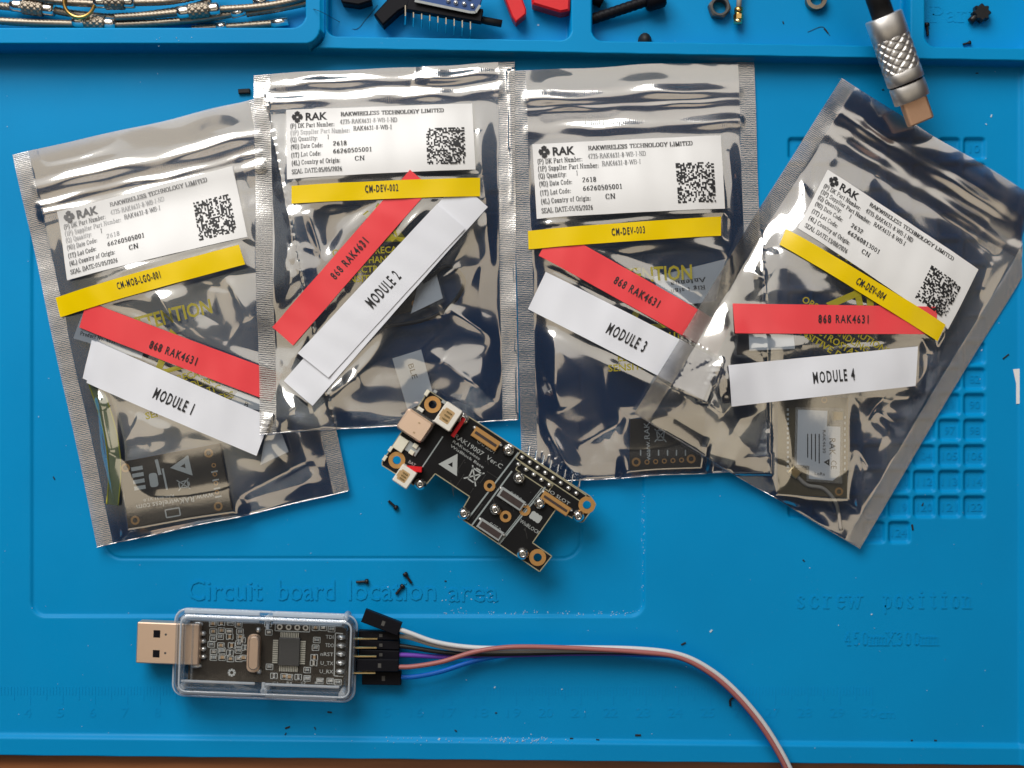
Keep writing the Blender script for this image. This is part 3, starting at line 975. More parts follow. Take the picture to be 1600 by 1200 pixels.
        rim = list(idx[0]) + list(idx[1:, -1]) + list(idx[-1, ::-1][1:]) + list(idx[::-1, 0][1:-1])
        n1 = len(v); m_ = len(rim)
        v = np.concatenate([v, top[rim], bot[rim]])
        for a in range(m_): b = (a + 1) % m_; f.append((n1 + a, n1 + b, n1 + m_ + b, n1 + m_ + a))
        o = mesh_obj(name, v, f, MATS[mat], self.root, smooth=True)
        if label: o["label"] = label
        self._curl = (q, off, curl, L_)
        g_add(top[:, 0], top[:, 1], top[:, 2], 2)
        return o

    def print_on(self, parent, name, items, off, mat):
        """items: list of (plan pts Nx2, faces)"""
        V, F, n = [], [], 0
        for p, f in items:
            V.append(self.world(p, off)); F += [tuple(n + i for i in t) for t in f]; n += len(p)
        return mesh_obj(name, np.concatenate(V), F, MATS[mat], parent)


def quad_map(q, fx, fy):
    q = [np.array(p, float) for p in q]
    fx, fy = np.asarray(fx)[..., None], np.asarray(fy)[..., None]
    return (1 - fx) * (1 - fy) * q[0] + fx * (1 - fy) * q[1] + fx * fy * q[2] + (1 - fx) * fy * q[3]


def label_text(q, T, x0, x1, y, cap, align='l'):
    """a line in label fractions"""
    v, f, w = T[0], T[1], T[2]
    fx = x0 + v[:, 0] / w * (x1 - x0); fy = y - (v[:, 1] - .5) * cap
    return quad_map(q, fx, fy), f


def emblem(q, cx, cyy, r, asp):
    """four rounded petals turning about a pale centre"""
    out = []
    for i in range(4):
        a0 = math.radians(90 * i + 10)
        pts = []
        for (d, a) in ((.24, -50), (.55, -62), (.95, -44), (1.10, -8), (1.0, 22), (.62, 30), (.36, 44)):
            a_ = a0 + math.radians(a)
            pts.append((cx + d * r * math.cos(a_) * asp, cyy + d * r * math.sin(a_)))
        p = np.array(pts)
        out.append((quad_map(q, p[:, 0], p[:, 1]), [tuple(range(len(pts)))]))
    return out


def speckle_block(q, x0, x1, y0, y1, n, seed):
    """matrix of printed dots, random cells"""
    r = np.random.RandomState(seed)
    m = r.rand(n, n) < .52
    pts, f = [], []
    for i in range(n):
        for j in range(n):
            if m[i, j]:
                b = len(pts)
                a0, a1 = x0 + (x1 - x0) * j / n, x0 + (x1 - x0) * (j + 1.02) / n
                b0, b1 = y0 + (y1 - y0) * i / n, y0 + (y1 - y0) * (i + 1.02) / n
                pts += [(a0, b0), (a0, b1), (a1, b1), (a1, b0)]; f.append((b, b + 1, b + 2, b + 3))
    p = np.array(pts)
    return quad_map(q, p[:, 0], p[:, 1]), f


def ship_label(bag, q, date, lot, seal_date, seed, worn=()):
    o = bag.strip("shipping_label", q, 0.28, "label_paper", "white printed shipping sticker", curl=0.0)
    groups = {"ink": [], "ink_worn": [], "ink_pale": []}
    def add(i, item): groups[dict(worn).get(i, "ink")].append(item)
    sf = lambda s, t=.15: serif(s, t, .08)
    add(0, label_text(q, sans("RAK", .03), .105, .222, .108, .112))
    for e in emblem(q, .060, .110, .078, .36): add(0, e)
    add(1, label_text(q, sf("RAKWIRELESS TECHNOLOGY LIMITED", .19), .295, .85, .092, .054))
    L = [("(P) DK Part Number:", .022, .262, .236), ("(1P) Supplier Part Number:", .022, .345, .335), ("(Q) Quantity:", .022, .172, .432),
         ("(9D) Date Code:", .024, .200, .540), ("(1T) Lot Code:", .026, .190, .660), ("(4L) Country of Origin:", .028, .292, .775), ("SEAL DATE:" + seal_date, .028, .300, .900)]
    for i, (s, a, b, y) in enumerate(L): add(2 + i, label_text(q, sf(s), a, b, y, .062))
    Vv = [("4735-RAK4631-8-WB-I-ND", .290, .598, .205), ("RAK4631-8-WB-I", .362, .568, .315), ("1", .222, .232, .425), (date, .252, .328, .525), (lot, .252, .462, .640), ("CN", .368, .422, .765)]
    for i, (s, a, b, y) in enumerate(Vv): add(20 + i, label_text(q, sf(s), a, b, y, .062))
    p, f = speckle_block(q, .748, .952, .36, .905, 26, seed)
    groups["ink"].append((p, f))
    for m, it in groups.items():
        if it: bag.print_on(o, "print", it, 0.46, m)
    return o


def tape(bag, name, q, off, mat, text, tc, tang, cap, width, label, curl=0.0):
    o = bag.strip(name, q, off, mat, label, curl)
    if text:
        p, f = text_plan(sans(text, 0.022, 1.28), tc[0], tc[1], tang, cap, width)
        bag.print_on(o, "print", [(p, f)], off + .18, "ink")
    return o


def warning_print(bag, cx, cyy, ang, sc=1.0, name="warning_print"):
    items = []
    c, s = rot2(ang)
    def at(u, v): return cx + u * c * sc - v * s * sc, cyy + u * s * sc + v * c * sc
    x, y = at(0, 0); items.append(text_plan(sans("ATTENTION", 0.025), x, y, ang, 23 * sc, 140 * sc))
    tri = [(-46, 86), (46, 86), (0, 20)]; 
    pts = np.array([at(*p) for p in tri]); 
    inn = np.array([at(u * .62, 86 - (86 - v) * .62 - 7) for u, v in tri])
    P = np.concatenate([pts, inn]); items.append((P, [(0, 1, 4, 3), (1, 2, 5, 4), (2, 0, 3, 5)]))
    bar = np.array([at(*p) for p in ((-26, 38), (-18, 32), (28, 80), (20, 86))]); items.append((bar, [(0, 1, 2, 3)]))
    for i, tx in enumerate(("OBSERVE PRECAUTIONS", "FOR HANDLING", "ELECTROSTATIC", "SENSITIVE DEVICES")):
        x, y = at(0, 98 + i * 15); items.append(text_plan(sans(tx, 0.02), x, y, ang, 11 * sc, len(tx) * 8.4 * sc))
    # printed on the film itself: no smoothing of the height
    V, F, n = [], [], 0
    for p, f in items:
        V.append(bag.world(p, 0.06, bag.front)); F += [tuple(n + i for i in t) for t in f]; n += len(p)
    return mesh_obj(name, np.concatenate(V), F, MATS["ink_yellow"], bag.root)

# ---- label layout of the four bags (plan units), then the bags themselves, lowest first
LB1 = [(84, 329), (359, 256), (385, 369), (100, 437)]
YL1 = [(81, 464), (373, 382), (383, 413), (89, 495)]
RD1 = [(134, 470), (440, 584), (424, 628), (120, 511)]
WH1 = [(150, 533), (424, 652), (402, 712), (132, 598)]
WH1B = [(141, 531), (300, 600), (280, 655), (124, 591)]
BD1 = [(188, 722), (342, 693), (363, 797), (200, 826)]
bag1 = Bag([(13, 240), (409, 146), (543, 768), (147, 857)], "foil shielding bag at the far left with the strip reading MODULE 1",
           [(11.5, .75, 1.7), (17.0, .40, .9), (20.5, .80, 2.0)], 3, puff=4.4, swell=.80,
           lift=lambda U, V: 1.5 * sstep(.66, 1, V) * (1 - .55 * sstep(.5, 1, U)) + 1.2 * sstep(.25, 0, V) * sstep(.6, 0, U),
           creases=[((150, 600), (178, 790), 1.7, 11), ((128, 560), (160, 640), 1.2, 9), ((60, 262), (180, 235), .6, 8), ((365, 780), (520, 700), .9, 14),
                    ((240, 440), (280, 520), .8, 12), ((355, 430), (390, 500), .8, 10)],
           plateaus=[(BD1, 3.2, 26)], flats=[LB1, YL1, RD1, WH1, BD1], zip_end=25)
LB3 = [(832, 222), (1129, 208), (1134, 325), (839, 340)]
YL3 = [(825, 359), (1127, 338), (1127, 368), (826, 388)]
RD3 = [(865, 356), (1143, 513), (1120, 555), (842, 398)]
WH3 = [(853, 424), (1125, 563), (1098, 624), (825, 482)]
BD3 = [(985, 655), (1102, 648), (1094, 729), (984, 735)]
bag3 = Bag([(797, 105), (1183, 90), (1203, 735), (816, 755)], "foil shielding bag with the strip reading MODULE 3, lying under its right neighbour",
           [(9.2, 1.0, 2.0), (12.6, .35, .8), (19.0, .75, 2.0)], 21, puff=4.4, swell=.85,
           lift=lambda U, V: 1.4 * sstep(.85, 1, V),
           creases=[((835, 640), (900, 745), 1.3, 13), ((840, 560), (880, 640), 1.0, 14), ((830, 250), (820, 330), .8, 8), ((1140, 230), (1160, 340), 1.2, 9), ((900, 700), (1000, 640), .8, 12)],
           plateaus=[(BD3, 3.0, 24)], flats=[LB3, YL3, RD3, WH3, BD3], zip_end=23)
LB2 = [(444, 168), (737, 158), (743, 264), (447, 279)]
YL2 = [(455, 290), (750, 277), (750, 306), (455, 318)]
RD2 = [(425, 511), (641, 266), (674, 294), (458, 540)]
WH2 = [(466, 552), (683, 320), (727, 357), (514, 590)]
WH2B = [(444, 595), (716, 282), (762, 322), (489, 634)]
BD2 = [(560, 400), (650, 385), (672, 480), (585, 500)]


def ship_tapes(bag, yl, rd, wh, n, ytext, yc, ya, rc, ra, wc, wa):
    tape(bag, "red_tape", rd, .42, "red_tape", "868 RAK4631", rc, ra, 13, 79, "red strip reading 868 RAK4631", .0)
    tape(bag, "white_tape", wh, .66, "white_tape", "MODULE %d" % n, wc, wa, 18.5, 66, "white strip reading MODULE %d" % n, .35)
    tape(bag, "yellow_tape", yl, .85, "yellow_tape", ytext, yc, ya, 11.5, 52 if n > 1 else 70, "yellow strip reading " + ytext, .0)


ship_label(bag1, LB1, "2618", "66260505001", "05/05/2026", 101, ((0, "ink_worn"), (1, "ink_worn"), (2, "ink_worn"), (3, "ink_pale"), (4, "ink_pale"), (20, "ink_pale"), (21, "ink_worn"), (23, "ink_pale"), (5, "ink_worn")))
bag1.strip("white_tape", WH1B, .38, "white_tape", "white backing strip peeking out behind the printed one")
ship_tapes(bag1, YL1, RD1, WH1, 1, "CM-MOB-LGO-001", (218, 438), -15.6, (272, 551), 20.5, (273, 626), 23.5)
warning_print(bag1, 262, 494, -14)

ship_label(bag3, LB3, "2618", "66260505001", "05/05/2026", 103, ((21, "ink_worn"), (20, "ink_worn")))
ship_tapes(bag3, YL3, RD3, WH3, 3, "CM-DEV-003", (981, 361), -4, (995, 456), 29.5, (979, 527), 27.5)
warning_print(bag3, 1012, 428, -3.5)

bag2 = Bag([(391, 112), (803, 91), (810, 656), (408, 677)], "foil shielding bag with the strip reading MODULE 2, overlapping the leftmost bag",
           [(3.8, .8, 1.6), (9.0, .95, 2.0)], 35, puff=4.8, swell=1.0,
           lift=lambda U, V: .8 * sstep(.8, 1, V),
           creases=[((425, 655), (560, 590), 1.2, 12), ((430, 640), (500, 480), .8, 12), ((700, 480), (790, 540), 1.3, 12), ((690, 560), (790, 640), 1.2, 13),
                    ((745, 200), (770, 420), 1.1, 9), ((480, 330), (510, 420), 1.0, 9), ((450, 380), (430, 470), .9, 9)],
           plateaus=[(BD2, 4.4, 24)], flats=[LB2, YL2, RD2, WH2B, BD2], zip_end=12)
ship_label(bag2, LB2, "2618", "66260505001", "05/05/2026", 102, ((3, "ink_pale"), (4, "ink_worn"), (20, "ink_worn")))
bag2.strip("white_tape", WH2B, .36, "white_tape", "longer white strip lying under the printed one", .0)
ship_tapes(bag2, YL2, RD2, WH2, 2, "CM-DEV-002", (597, 295), -2.5, (546, 404), -48.5, (599, 452), -47)
warning_print(bag2, 590, 298, -3, .95)

LB4 = [(1299, 261), (1537, 419), (1485, 514), (1249, 355)]
YL4 = [(1231, 356), (1480, 507), (1467, 533), (1220, 381)]
RD4 = [(1145, 474), (1466, 479), (1466, 522), (1147, 521)]
WH4 = [(1134, 571), (1435, 541), (1433, 603), (1139, 635)]
BD4 = [(1216, 616), (1326, 622), (1324, 778), (1216, 772)]
bag4 = Bag([(1320, 118), (1668, 332), (1348, 860), (990, 645)], "foil shielding bag at far right, tilted, with the strip reading MODULE 4",
           [(9.5, .45, 1.7), (16.5, .50, 2.2)], 52, puff=4.8, swell=.85, k=.985,
           lift=lambda U, V: 2.2 * sstep(.60, 1, V) + 1.2 * sstep(.12, 0, V),
           creases=[((1250, 250), (1270, 330), 1.8, 10), ((1150, 400), (1200, 440), 1.5, 11), ((1215, 340), (1180, 420), 1.3, 10), ((1370, 640), (1440, 690), 1.6, 13), ((1340, 700), (1400, 790), 1.3, 12),
                    ((1220, 740), (1300, 830), 1.2, 12), ((1050, 600), (1150, 660), .9, 14), ((1530, 440), (1460, 560), 1.4, 9)],
           plateaus=[(BD4, 3.4, 26)], flats=[LB4, YL4, RD4, WH4, BD4], zip_end=24)
ship_label(bag4, LB4, "2632", "66260813001", "13/08/2026", 104)
ship_tapes(bag4, YL4, RD4, WH4, 4, "CM-DEV-004", (1361, 451), 31.2, (1318, 498), .5, (1302, 587), -5.3)
warning_print(bag4, 1375, 425, 32)

# ------------------------------------------------------------------ what is inside the bags
def zin(bag, x, y):
    a = np.array([float(x)]); b = np.array([float(y)])
    return float(bag.zat(a, b, bag.back)[0]) * 1000, float(bag.zat(a, b, bag.front)[0]) * 1000


def inner_board(bag, q, label, mat, silk, rings, th=1.0, gap=.35):
    zs = [zin(bag, *p)[0] for p in q] + [zin(bag, sum(p[0] for p in q) / 4, sum(p[1] for p in q) / 4)[0]]
    z0 = max(zs) + gap
    c = (sum(p[0] for p in q) / 4, sum(p[1] for p in q) / 4)
    r = thing("circuit_module", label, "circuit board", W(c[0], c[1], z0))
    MB().prism(q, z0, z0 + th, .6).build("board", MATS[mat], r)
    for (x, y, ra) in rings:
        MB().ring(x, y, ra * .55, ra, z0 + th - .1, z0 + th + .06, 20).build("mounting_ring", MATS["copper_pad"], r)
    m = MB(); silk(m, z0 + th + .05)
    m.build("silkscreen", MATS["silk"], r)
    return r, z0 + th


def warn_tri(m, z, a, b, c):
    cx = (a[0] + b[0] + c[0]) / 3; cy_ = (a[1] + b[1] + c[1]) / 3
    inn = [(cx + (p[0] - cx) * .24, cy_ + (p[1] - cy_) * .24) for p in (a, b, c)]
    o = [a, b, c]
    for i in range(3):
        m.flat([o[i], o[(i + 1) % 3], inn[(i + 1) % 3], inn[i]], z)


def bin_mark(m, z, cx, cy_, s, ang):
    c, si = rot2(ang)
    def p(u, v): return (cx + (u * c - v * si) * s, cy_ + (u * si + v * c) * s)
    for a, b in (((-.6, -.55), (.6, -.55)), ((-.48, -.5), (-.32, .6)), ((.48, -.5), (.32, .6)), ((-.32, .6), (.32, .6)), ((-.7, -.75), (.7, .8)), ((.7, -.75), (-.7, .8)), ((-.25, -.72), (.25, -.72))):
        q, w = p(*a), p(*b); m.line(q[0], q[1], w[0], w[1], s * .13, z)


def silk1(m, z):
    add_text(m, sans("www.RAKwireless.com"), 274, 784, 171, 9.5, z, 122)
    add_text(m, sans("RAK4631 V1.0"), 248, 778, 171, 4.5, z, 48)
    warn_tri(m, z, (266, 731), (294, 711), (301, 743)); bin_mark(m, z, 287, 757, 12, 80)
    m.box(240, 750, 13, 22, -9, z - .02, z, 0, 4)
    m.line(244, 718, 250, 742, 5, z); m.line(254, 732, 261, 765, 3, z)
    for i in range(4):
        m.box(214 + 1.5 * i, 732 + i * 10, 18, 6, -10, z - .02, z)
        m.line(330 + i * 2, 738 + i * 13, 340 + i * 2, 736 + i * 13, 2.4, z)
    m.poly_line(rect(270, 801, 22, 12, -10), 2, z, True)


inner_board(bag1, BD1, "small black board with mounting rings inside the far left bag", "pcb_brown", silk1, [(326, 708, 7), (196, 731, 7), (341, 791, 7), (211, 813, 7)] + [(334 + 1.7 * i, 727 + 14 * i, 3.6) for i in range(4)])


def silk3(m, z):
    add_text(m, sans("www.RAK"), 1011, 690, -92, 9, z, 60)
    bin_mark(m, z, 1032, 680, 13, 0)
    for i in range(6): m.line(1001 + i * 14, 703, 1001 + i * 14, 712, 2, z)


inner_board(bag3, BD3, "small black board low inside the bag of the strip MODULE 3", "pcb_brown", silk3, [(994, 722, 7), (1080, 717, 7)] + [(1011 + 13.5 * i, 722 - i * .8, 4) for i in range(5)])


def silk4(m, z):
    for i in range(14): m.box(1231, 640 + i * 7.4, 3.2, 3.6, 0, z - .02, z)
    for i in range(10): m.box(1320, 652 + i * 9, 2.4, 4, 0, z - .02, z)


r4, z4 = inner_board(bag4, BD4, "olive radio module with white sticker inside the far right bag", "pcb_olive", silk4, [(1311, 768, 6.5), (1288, 625, 5)], th=.9)
stk = [(1247, 640), (1293, 642), (1292, 666), (1313, 667), (1312, 742), (1301, 751), (1264, 748), (1265, 728), (1245, 726)]
sm = MB(); sm.prism([(1243, 636), (1318, 638), (1316, 756), (1260, 752), (1260, 732), (1241, 730)], z4, z4 + .9)
sm.build("shield_can", MATS["silver"], r4)
so = MB(); so.prism(stk, z4 + .9, z4 + 1.0); so = so.build("sticker", MATS["slip_paper"], r4)
pm = MB(); zz = z4 + 1.06
add_text(pm, sans("RAK"), 1301, 698, 90, 10, zz, 26); add_text(pm, sans("CE"), 1303, 726, 90, 9, zz, 13)
add_text(pm, sans("RAK4630"), 1288, 690, 90, 5, zz, 36); warn_tri(pm, zz, (1287, 722), (1296, 717), (1296, 728))
for i in range(4): pm.line(1280 - i * 6, 678, 1280 - i * 6, 724 - i * 3, 1.6, zz)
add_text(pm, sans("LoRa"), 1281, 740, 4, 5, zz, 16)
pm.build("print", MATS["ink"], so)
for (x, y, a) in ((1310, 650, 0), (1242, 738, 40)):
    MB().box(x, y, 16, 14, a, z4, z4 + 1.3, 1).build("antenna_socket", MATS["gold_pin"], r4)


def silk2(m, z):
    for i in range(6): m.line(585 + i * 10, 412 - i * 2, 590 + i * 10, 470 - i * 2, 2, z)


r2, z2 = inner_board(bag2, BD2, "olive radio module inside the bag of the strip MODULE 2, mostly hidden by it", "pcb_olive", silk2, [(648, 474, 5)], th=1.0)
MB().prism([(655, 437), (682, 428), (692, 466), (642, 490)], z2 + .1, z2 + .5).build("sticker", MATS["slip_paper"], r2)


def slip(bag, q, label, texts=(), frac=.5, group=None):
    cx, cy_ = sum(p[0] for p in q) / 4, sum(p[1] for p in q) / 4
    P = np.array(q, float)
    b = bag.zat(P[:, 0], P[:, 1], bag.back); f = bag.zat(P[:, 0], P[:, 1], bag.front)
    z = b + (f - b) * frac
    nx = 8
    U, V = np.meshgrid(np.linspace(0, 1, nx + 1), np.linspace(0, 1, nx + 1))
    Q = ((1 - U) * (1 - V))[..., None] * P[0] + (U * (1 - V))[..., None] * P[1] + (U * V)[..., None] * P[2] + ((1 - U) * V)[..., None] * P[3]
    Q = Q.reshape(-1, 2)
    def place(A, off):
        b = bag.zat(A[:, 0], A[:, 1], bag.back); f = bag.zat(A[:, 0], A[:, 1], bag.front)
        return np.stack([(A[:, 0] - 800) * S * bag.k, (600 - A[:, 1]) * S * bag.k, b + (f - b) * frac + off * .001], 1)
    top = place(Q, 0)
    idx = np.arange((nx + 1) ** 2).reshape(nx + 1, nx + 1)
    fc = np.stack([idx[:-1, :-1], idx[1:, :-1], idx[1:, 1:], idx[:-1, 1:]], -1).reshape(-1, 4)
    o = mesh_obj("paper_slip", np.concatenate([top, top - [0, 0, .00006]]), np.concatenate([fc, fc[:, ::-1] + len(top)]), MATS["slip_paper"], None, origin=(top[:, 0].mean(), top[:, 1].mean(), top[:, 2].min()))
    tag(o, label, "paper slip", group)
    if texts:
        V_, F_, n = [], [], 0
        for (T, x, y, a, cap, w) in texts:
            p, f = text_plan(T, x, y, a, cap, w)
            V_.append(place(p, .07)); F_ += [tuple(n + i for i in t) for t in f]; n += len(p)
        mesh_obj("print", np.concatenate(V_), F_, MATS["ink"], o)
    return o


slip(bag2, [(613, 560), (658, 546), (678, 622), (636, 641)], "white slip lettered BLE low inside the bag of MODULE 2", [(sans("BLE"), 645, 580, 73, 9, 24)], .88)
slip(bag1, [(414, 679), (440, 678), (450, 706), (406, 727)], "folded white slip low inside the far left bag, beside MODULE 1", (), .85)
slip(bag1, [(125, 488), (230, 530), (220, 560), (108, 528)], "pale slip inside the far left bag, behind its red strip", [(serif("Product No. 4631"), 150, 527, 14, 6, 60)], .85)
slip(bag1, [(376, 605), (400, 620), (425, 645), (355, 632)], "pale slip under the right end of the MODULE 1 strip", [(sans("B"), 385, 632, 20, 8, 6)], .85)
slip(bag3, [(1022, 432), (1135, 404), (1120, 470), (1034, 480)], "pale blue-white slip with reversed print inside the bag of MODULE 3", [(serif("Antenna"), 1075, 440, 172, 7, 56), (serif("Right sign"), 1075, 452, 172, 6, 56)], .85)
slip(bag4, [(1170, 515), (1240, 512), (1243, 545), (1170, 548)], "pale slip under the red strip of the far right bag", (), .85)


def inner_cable(bag, pts, rad, mat, label, name="antenna_cable", frac=.5):
    P = catmull([(p[0], p[1], 0) for p in pts], 10)
    P = np.array(P)
    b = bag.zat(P[:, 0], P[:, 1], bag.back); f = bag.zat(P[:, 0], P[:, 1], bag.front)
    z = b + np.maximum((f - b) * frac, rad * 1.1)
    Q = np.stack([(P[:, 0] - 800) * S * bag.k, (600 - P[:, 1]) * S * bag.k, z], 1)
    m = MB(); m.tube(Q, rad, 8)
    o = m.build(name, MATS[mat], None, True, origin=tuple(Q[0]))
    return tag(o, label, "cable")


inner_cable(bag4, [(1242, 738), (1262, 758), (1290, 765), (1310, 790), (1318, 830)], .0006, "wire_grey", "thin grey aerial lead at the bottom of the far right bag")
def yellow_edged_ribbon(bag, pts, label):  # olive band with yellow edges, following the film inside the bag
    P = np.array(catmull([(p[0], p[1], 0) for p in pts], 10))
    Tn = np.gradient(P, axis=0)[:, :2]; Tn /= np.linalg.norm(Tn, axis=1)[:, None]
    Nn = np.stack([-Tn[:, 1], Tn[:, 0]], 1)
    def at(off, lift):
        q = P[:, :2] + Nn * off
        b = bag.zat(q[:, 0], q[:, 1], bag.back); f = bag.zat(q[:, 0], q[:, 1], bag.front)
        return np.stack([(q[:, 0] - 800) * S * bag.k, (600 - q[:, 1]) * S * bag.k, b + (f - b) * .55 + lift], 1)
    r = thing("yellow_edged_ribbon", label, "aerial", tuple(at(0, 0)[len(P) // 2]))
    A_, B_ = at(-10, 0), at(10, 0); n = len(P)
    mesh_obj("ribbon", np.concatenate([A_, B_]), [(i, i + 1, n + i + 1, n + i) for i in range(n - 1)], MATS["ribbon_olive"], r, True)
    for e in (-10, 10):
        m = MB(); m.tube(at(e, .0001), .00022, 6); mesh_obj("ribbon_edge", m.v, m.f, MATS["ribbon_yellow"], r, True)


yellow_edged_ribbon(bag1, [(140, 590), (158, 640), (172, 690), (176, 740), (172, 790)], "yellow-edged ribbon curving inside the left side of the far left bag")
inner_cable(bag2, [(660, 440), (700, 415), (725, 440), (700, 480), (660, 500), (600, 510)], .0006, "black_rubber", "black aerial lead curled inside the bag of MODULE 2")

# ------------------------------------------------------------------ the bare carrier board
def carrier_board():
    Z0, Z1 = 8.4, 9.8
    A = 33.7
    outl = [(670, 610), (923, 776), (931, 788), (911, 815), (906, 816), (869, 795), (832, 848), (862, 869), (843, 893), (716, 807), (734, 776), (680, 740), (661, 763), (656, 764), (597, 727), (597, 722)]
    r = thing("carrier_board", "bare black circuit board with gold rings lying across the two middle bags", "circuit board", W(765, 752, 0))
    # the board with real holes: outline prism bored by building it as a filled curve
    big = [(676, 632, 6.5), (620, 719, 6.5), (917, 789, 6.5), (840, 871, 6.5)]
    cu = bpy.data.curves.new("outline", 'CURVE'); cu.dimensions = '2D'; cu.fill_mode = 'BOTH'; cu.extrude = (Z1 - Z0) / 2 * .001
    k = (HC - Z1 * .001) / HC
    def addp(pts):
        sp = cu.splines.new('POLY'); sp.points.add(len(pts) - 1); sp.use_cyclic_u = True
        for q, p in zip(sp.points, pts): q.co = ((p[0] - 800) * S * k, (600 - p[1]) * S * k, 0, 1)
    addp(outl)
    for (x, y, ra) in big: addp([(x + ra * math.cos(6.283 * i / 20), y + ra * math.sin(6.283 * i / 20)) for i in range(20)])
    ob = bpy.data.objects.new("outline", cu)
    me = bpy.data.meshes.new_from_object(ob)
    v = np.array([tuple(q.co) for q in me.vertices]); v[:, 2] += (Z0 + Z1) / 2 * .001
    f = [tuple(p.vertices) for p in me.polygons]
    bpy.data.objects.remove(ob); bpy.data.curves.remove(cu); bpy.data.meshes.remove(me)
    pcb = mesh_obj("board", v, f, MATS["pcb_black"], r)
    MB().poly_line(outl, 1.6, Z1 + .03, True).build("board_edge", MATS["pcb_edge"], pcb)
    zt = Z1 + .06
    for (x, y, ra) in big: MB().ring(x, y, ra, 13.2, Z1 - .05, zt, 32).build("mounting_ring", MATS["copper_pad"], r)
    for (x, y) in ((765, 759), (820, 797), (790, 807)):
        o = MB().ring(x, y, 4.2, 9, Z1 - .05, zt + .2, 24).build("mounting_ring", MATS["copper_pad"], r)
        MB().cyl(x, y, 4.1, Z1 - .04, Z1 + .02, 14).build("hole", MATS["pcb_black"], o)
    for (x, y) in ((723, 655), (794, 704), (811, 748), (656, 757), (725, 803), (774, 797), (844, 787), (904, 807), (817, 866)):
        m = MB(); n = 24
        k2 = (HC - (Z1 + 2.0) * .001) / HC
        prof = [(9.8, Z1), (9.8, Z1 + .5), (8.8, Z1 + .9), (6.5, Z1 + 1.6), (4.4, Z1 + 2.0), (3.2, Z1 + 1.9), (2.6, Z1 + .8)]
        m.ring_stack([[((x + rr * math.cos(-6.2832 * i / n) - 800) * S * k2, (600 - y - rr * math.sin(-6.2832 * i / n)) * S * k2, z * .001) for i in range(n)] for rr, z in prof])
        m.build("threaded_nut", MATS["silver"], r, True)
    # board-to-board sockets
    for (x, y, w, h, mt, core) in ((759, 686, 46, 17, "connector_brown", "connector_dark"), (868, 787, 50, 15, "connector_brown", "connector_dark"), (799, 780, 44, 17, "smd_grey", "connector_dark"), (766, 828, 42, 16, "smd_grey", "connector_dark")):
        o = MB().box(x, y, w, h, A, Z1, Z1 + 1.1, .8).build("socket", MATS[mt], r)
        MB().box(x, y, w * .86, h * .26 if mt == "connector_brown" else h * .6, A, Z1 + 1.0, Z1 + 1.2, 0).build("socket_core", MATS[core], o)
        c, s = rot2(A)
        for e in (-1, 1):
            MB().dome(x + e * (w / 2 + 1) * c + 5 * s, y + e * (w / 2 + 1) * s - 5 * c, 3.4, 3.0, Z1, .9, A).build("solder_joint", MATS["solder"], r)
    # USB-C port
    o = MB().box(648, 665, 47, 37, A, Z1, Z1 + 3.2, 2.5, 5).build("usb_port", MATS["usb_metal"], r)
    MB().box(661, 650, 42, 4, A - 0, Z1, Z1 + 3.0, .8).build("port_lip", MATS["silver"], o)
    MB().line(660, 690, 676, 668, 1.4, Z1 + 3.25).build("port_seam", MATS["connector_dark"], o)
    for (x, y) in ((655, 661), (647, 676)): MB().box(x, y, 3.5, 2.6, A, Z1 + 3.2, Z1 + 3.26).build("port_dimple", MATS["smd_tan"], o)
    # JST sockets
    for (x, y, w, h, a) in ((700, 651, 30, 38, A), (632, 745, 27, 30, A)):
        o = MB().box(x, y, w, h, a, Z1, Z1 + 4.6, 1.2, 2).build("power_socket", MATS["connector_white"], r)
        c, s = rot2(a)
        cx_, cy2 = x - 2 * c, y - 2 * s
        MB().box(cx_, cy2, w * .56, h * .58, a, Z1 + 4.5, Z1 + 4.64, 0, 2).build("socket_cavity", MATS["connector_cavity"], o)
        for e in (-1, 0, 1):
            MB().box(cx_ - e * h * .16 * s, cy2 + e * h * .16 * c, w * .3, 2.0, a, Z1 + 4.6, Z1 + 4.9).build("socket_pin", MATS["gold_pin"], o)
        MB().box(cx_ - w * .30 * c, cy2 - w * .30 * s, 4, h * .34, a, Z1 + 4.5, Z1 + 4.66).build("socket_notch", MATS["connector_cavity"], o)
    MB().box(716, 668, 6, 34, A, Z1, Z1 + 2.0, .5).build("socket_latch", MATS["red_plastic"], r)
    MB().box(645, 733, 8, 28, A + 62, Z1, Z1 + 3.0, .5).build("socket_latch", MATS["red_plastic"], r)
    # header block: light outline, pads, solder
    hb = MB(); cA, sA = rot2(A)
    hx, hy = 866, 748
    hb.poly_line(rect(861, 745, 124, 13, A), 1.6, Z1 + .04, True)
    hb.poly_line(rect(835, 745, 62, 13, A), 1.6, Z1 + .04, True)
    hb.build("header_outline", MATS["pcb_edge"], pcb)
    pads = [(816 + 12.1 * i, 715 + 8.05 * i) for i in range(8)] + [(810 + 12.1 * i, 726 + 8.0 * i) for i in range(5)]
    for i, (x, y) in enumerate(pads):
        MB().dome(x, y, 4.0, 3.6, Z1 - .02, 1.0, A).build("solder_joint", MATS["solder"], r)
    MB().box(858, 747, 100, 10, A, 5.9, Z0 - .02, .6).build("pin_strip", MATS["black_plastic"], r)
    for i in range(8):
        x, y = 826 + 11.2 * i, 711 + 7.4 * i
        P = [W(x - 2, y + 6, Z0), W(x, y - 2, 6.2), W(x + 2, y - 14, 5.2)]
        m = MB(); m.tube(P, .00032, 6); m.build("header_pin", MATS["silver"], r)
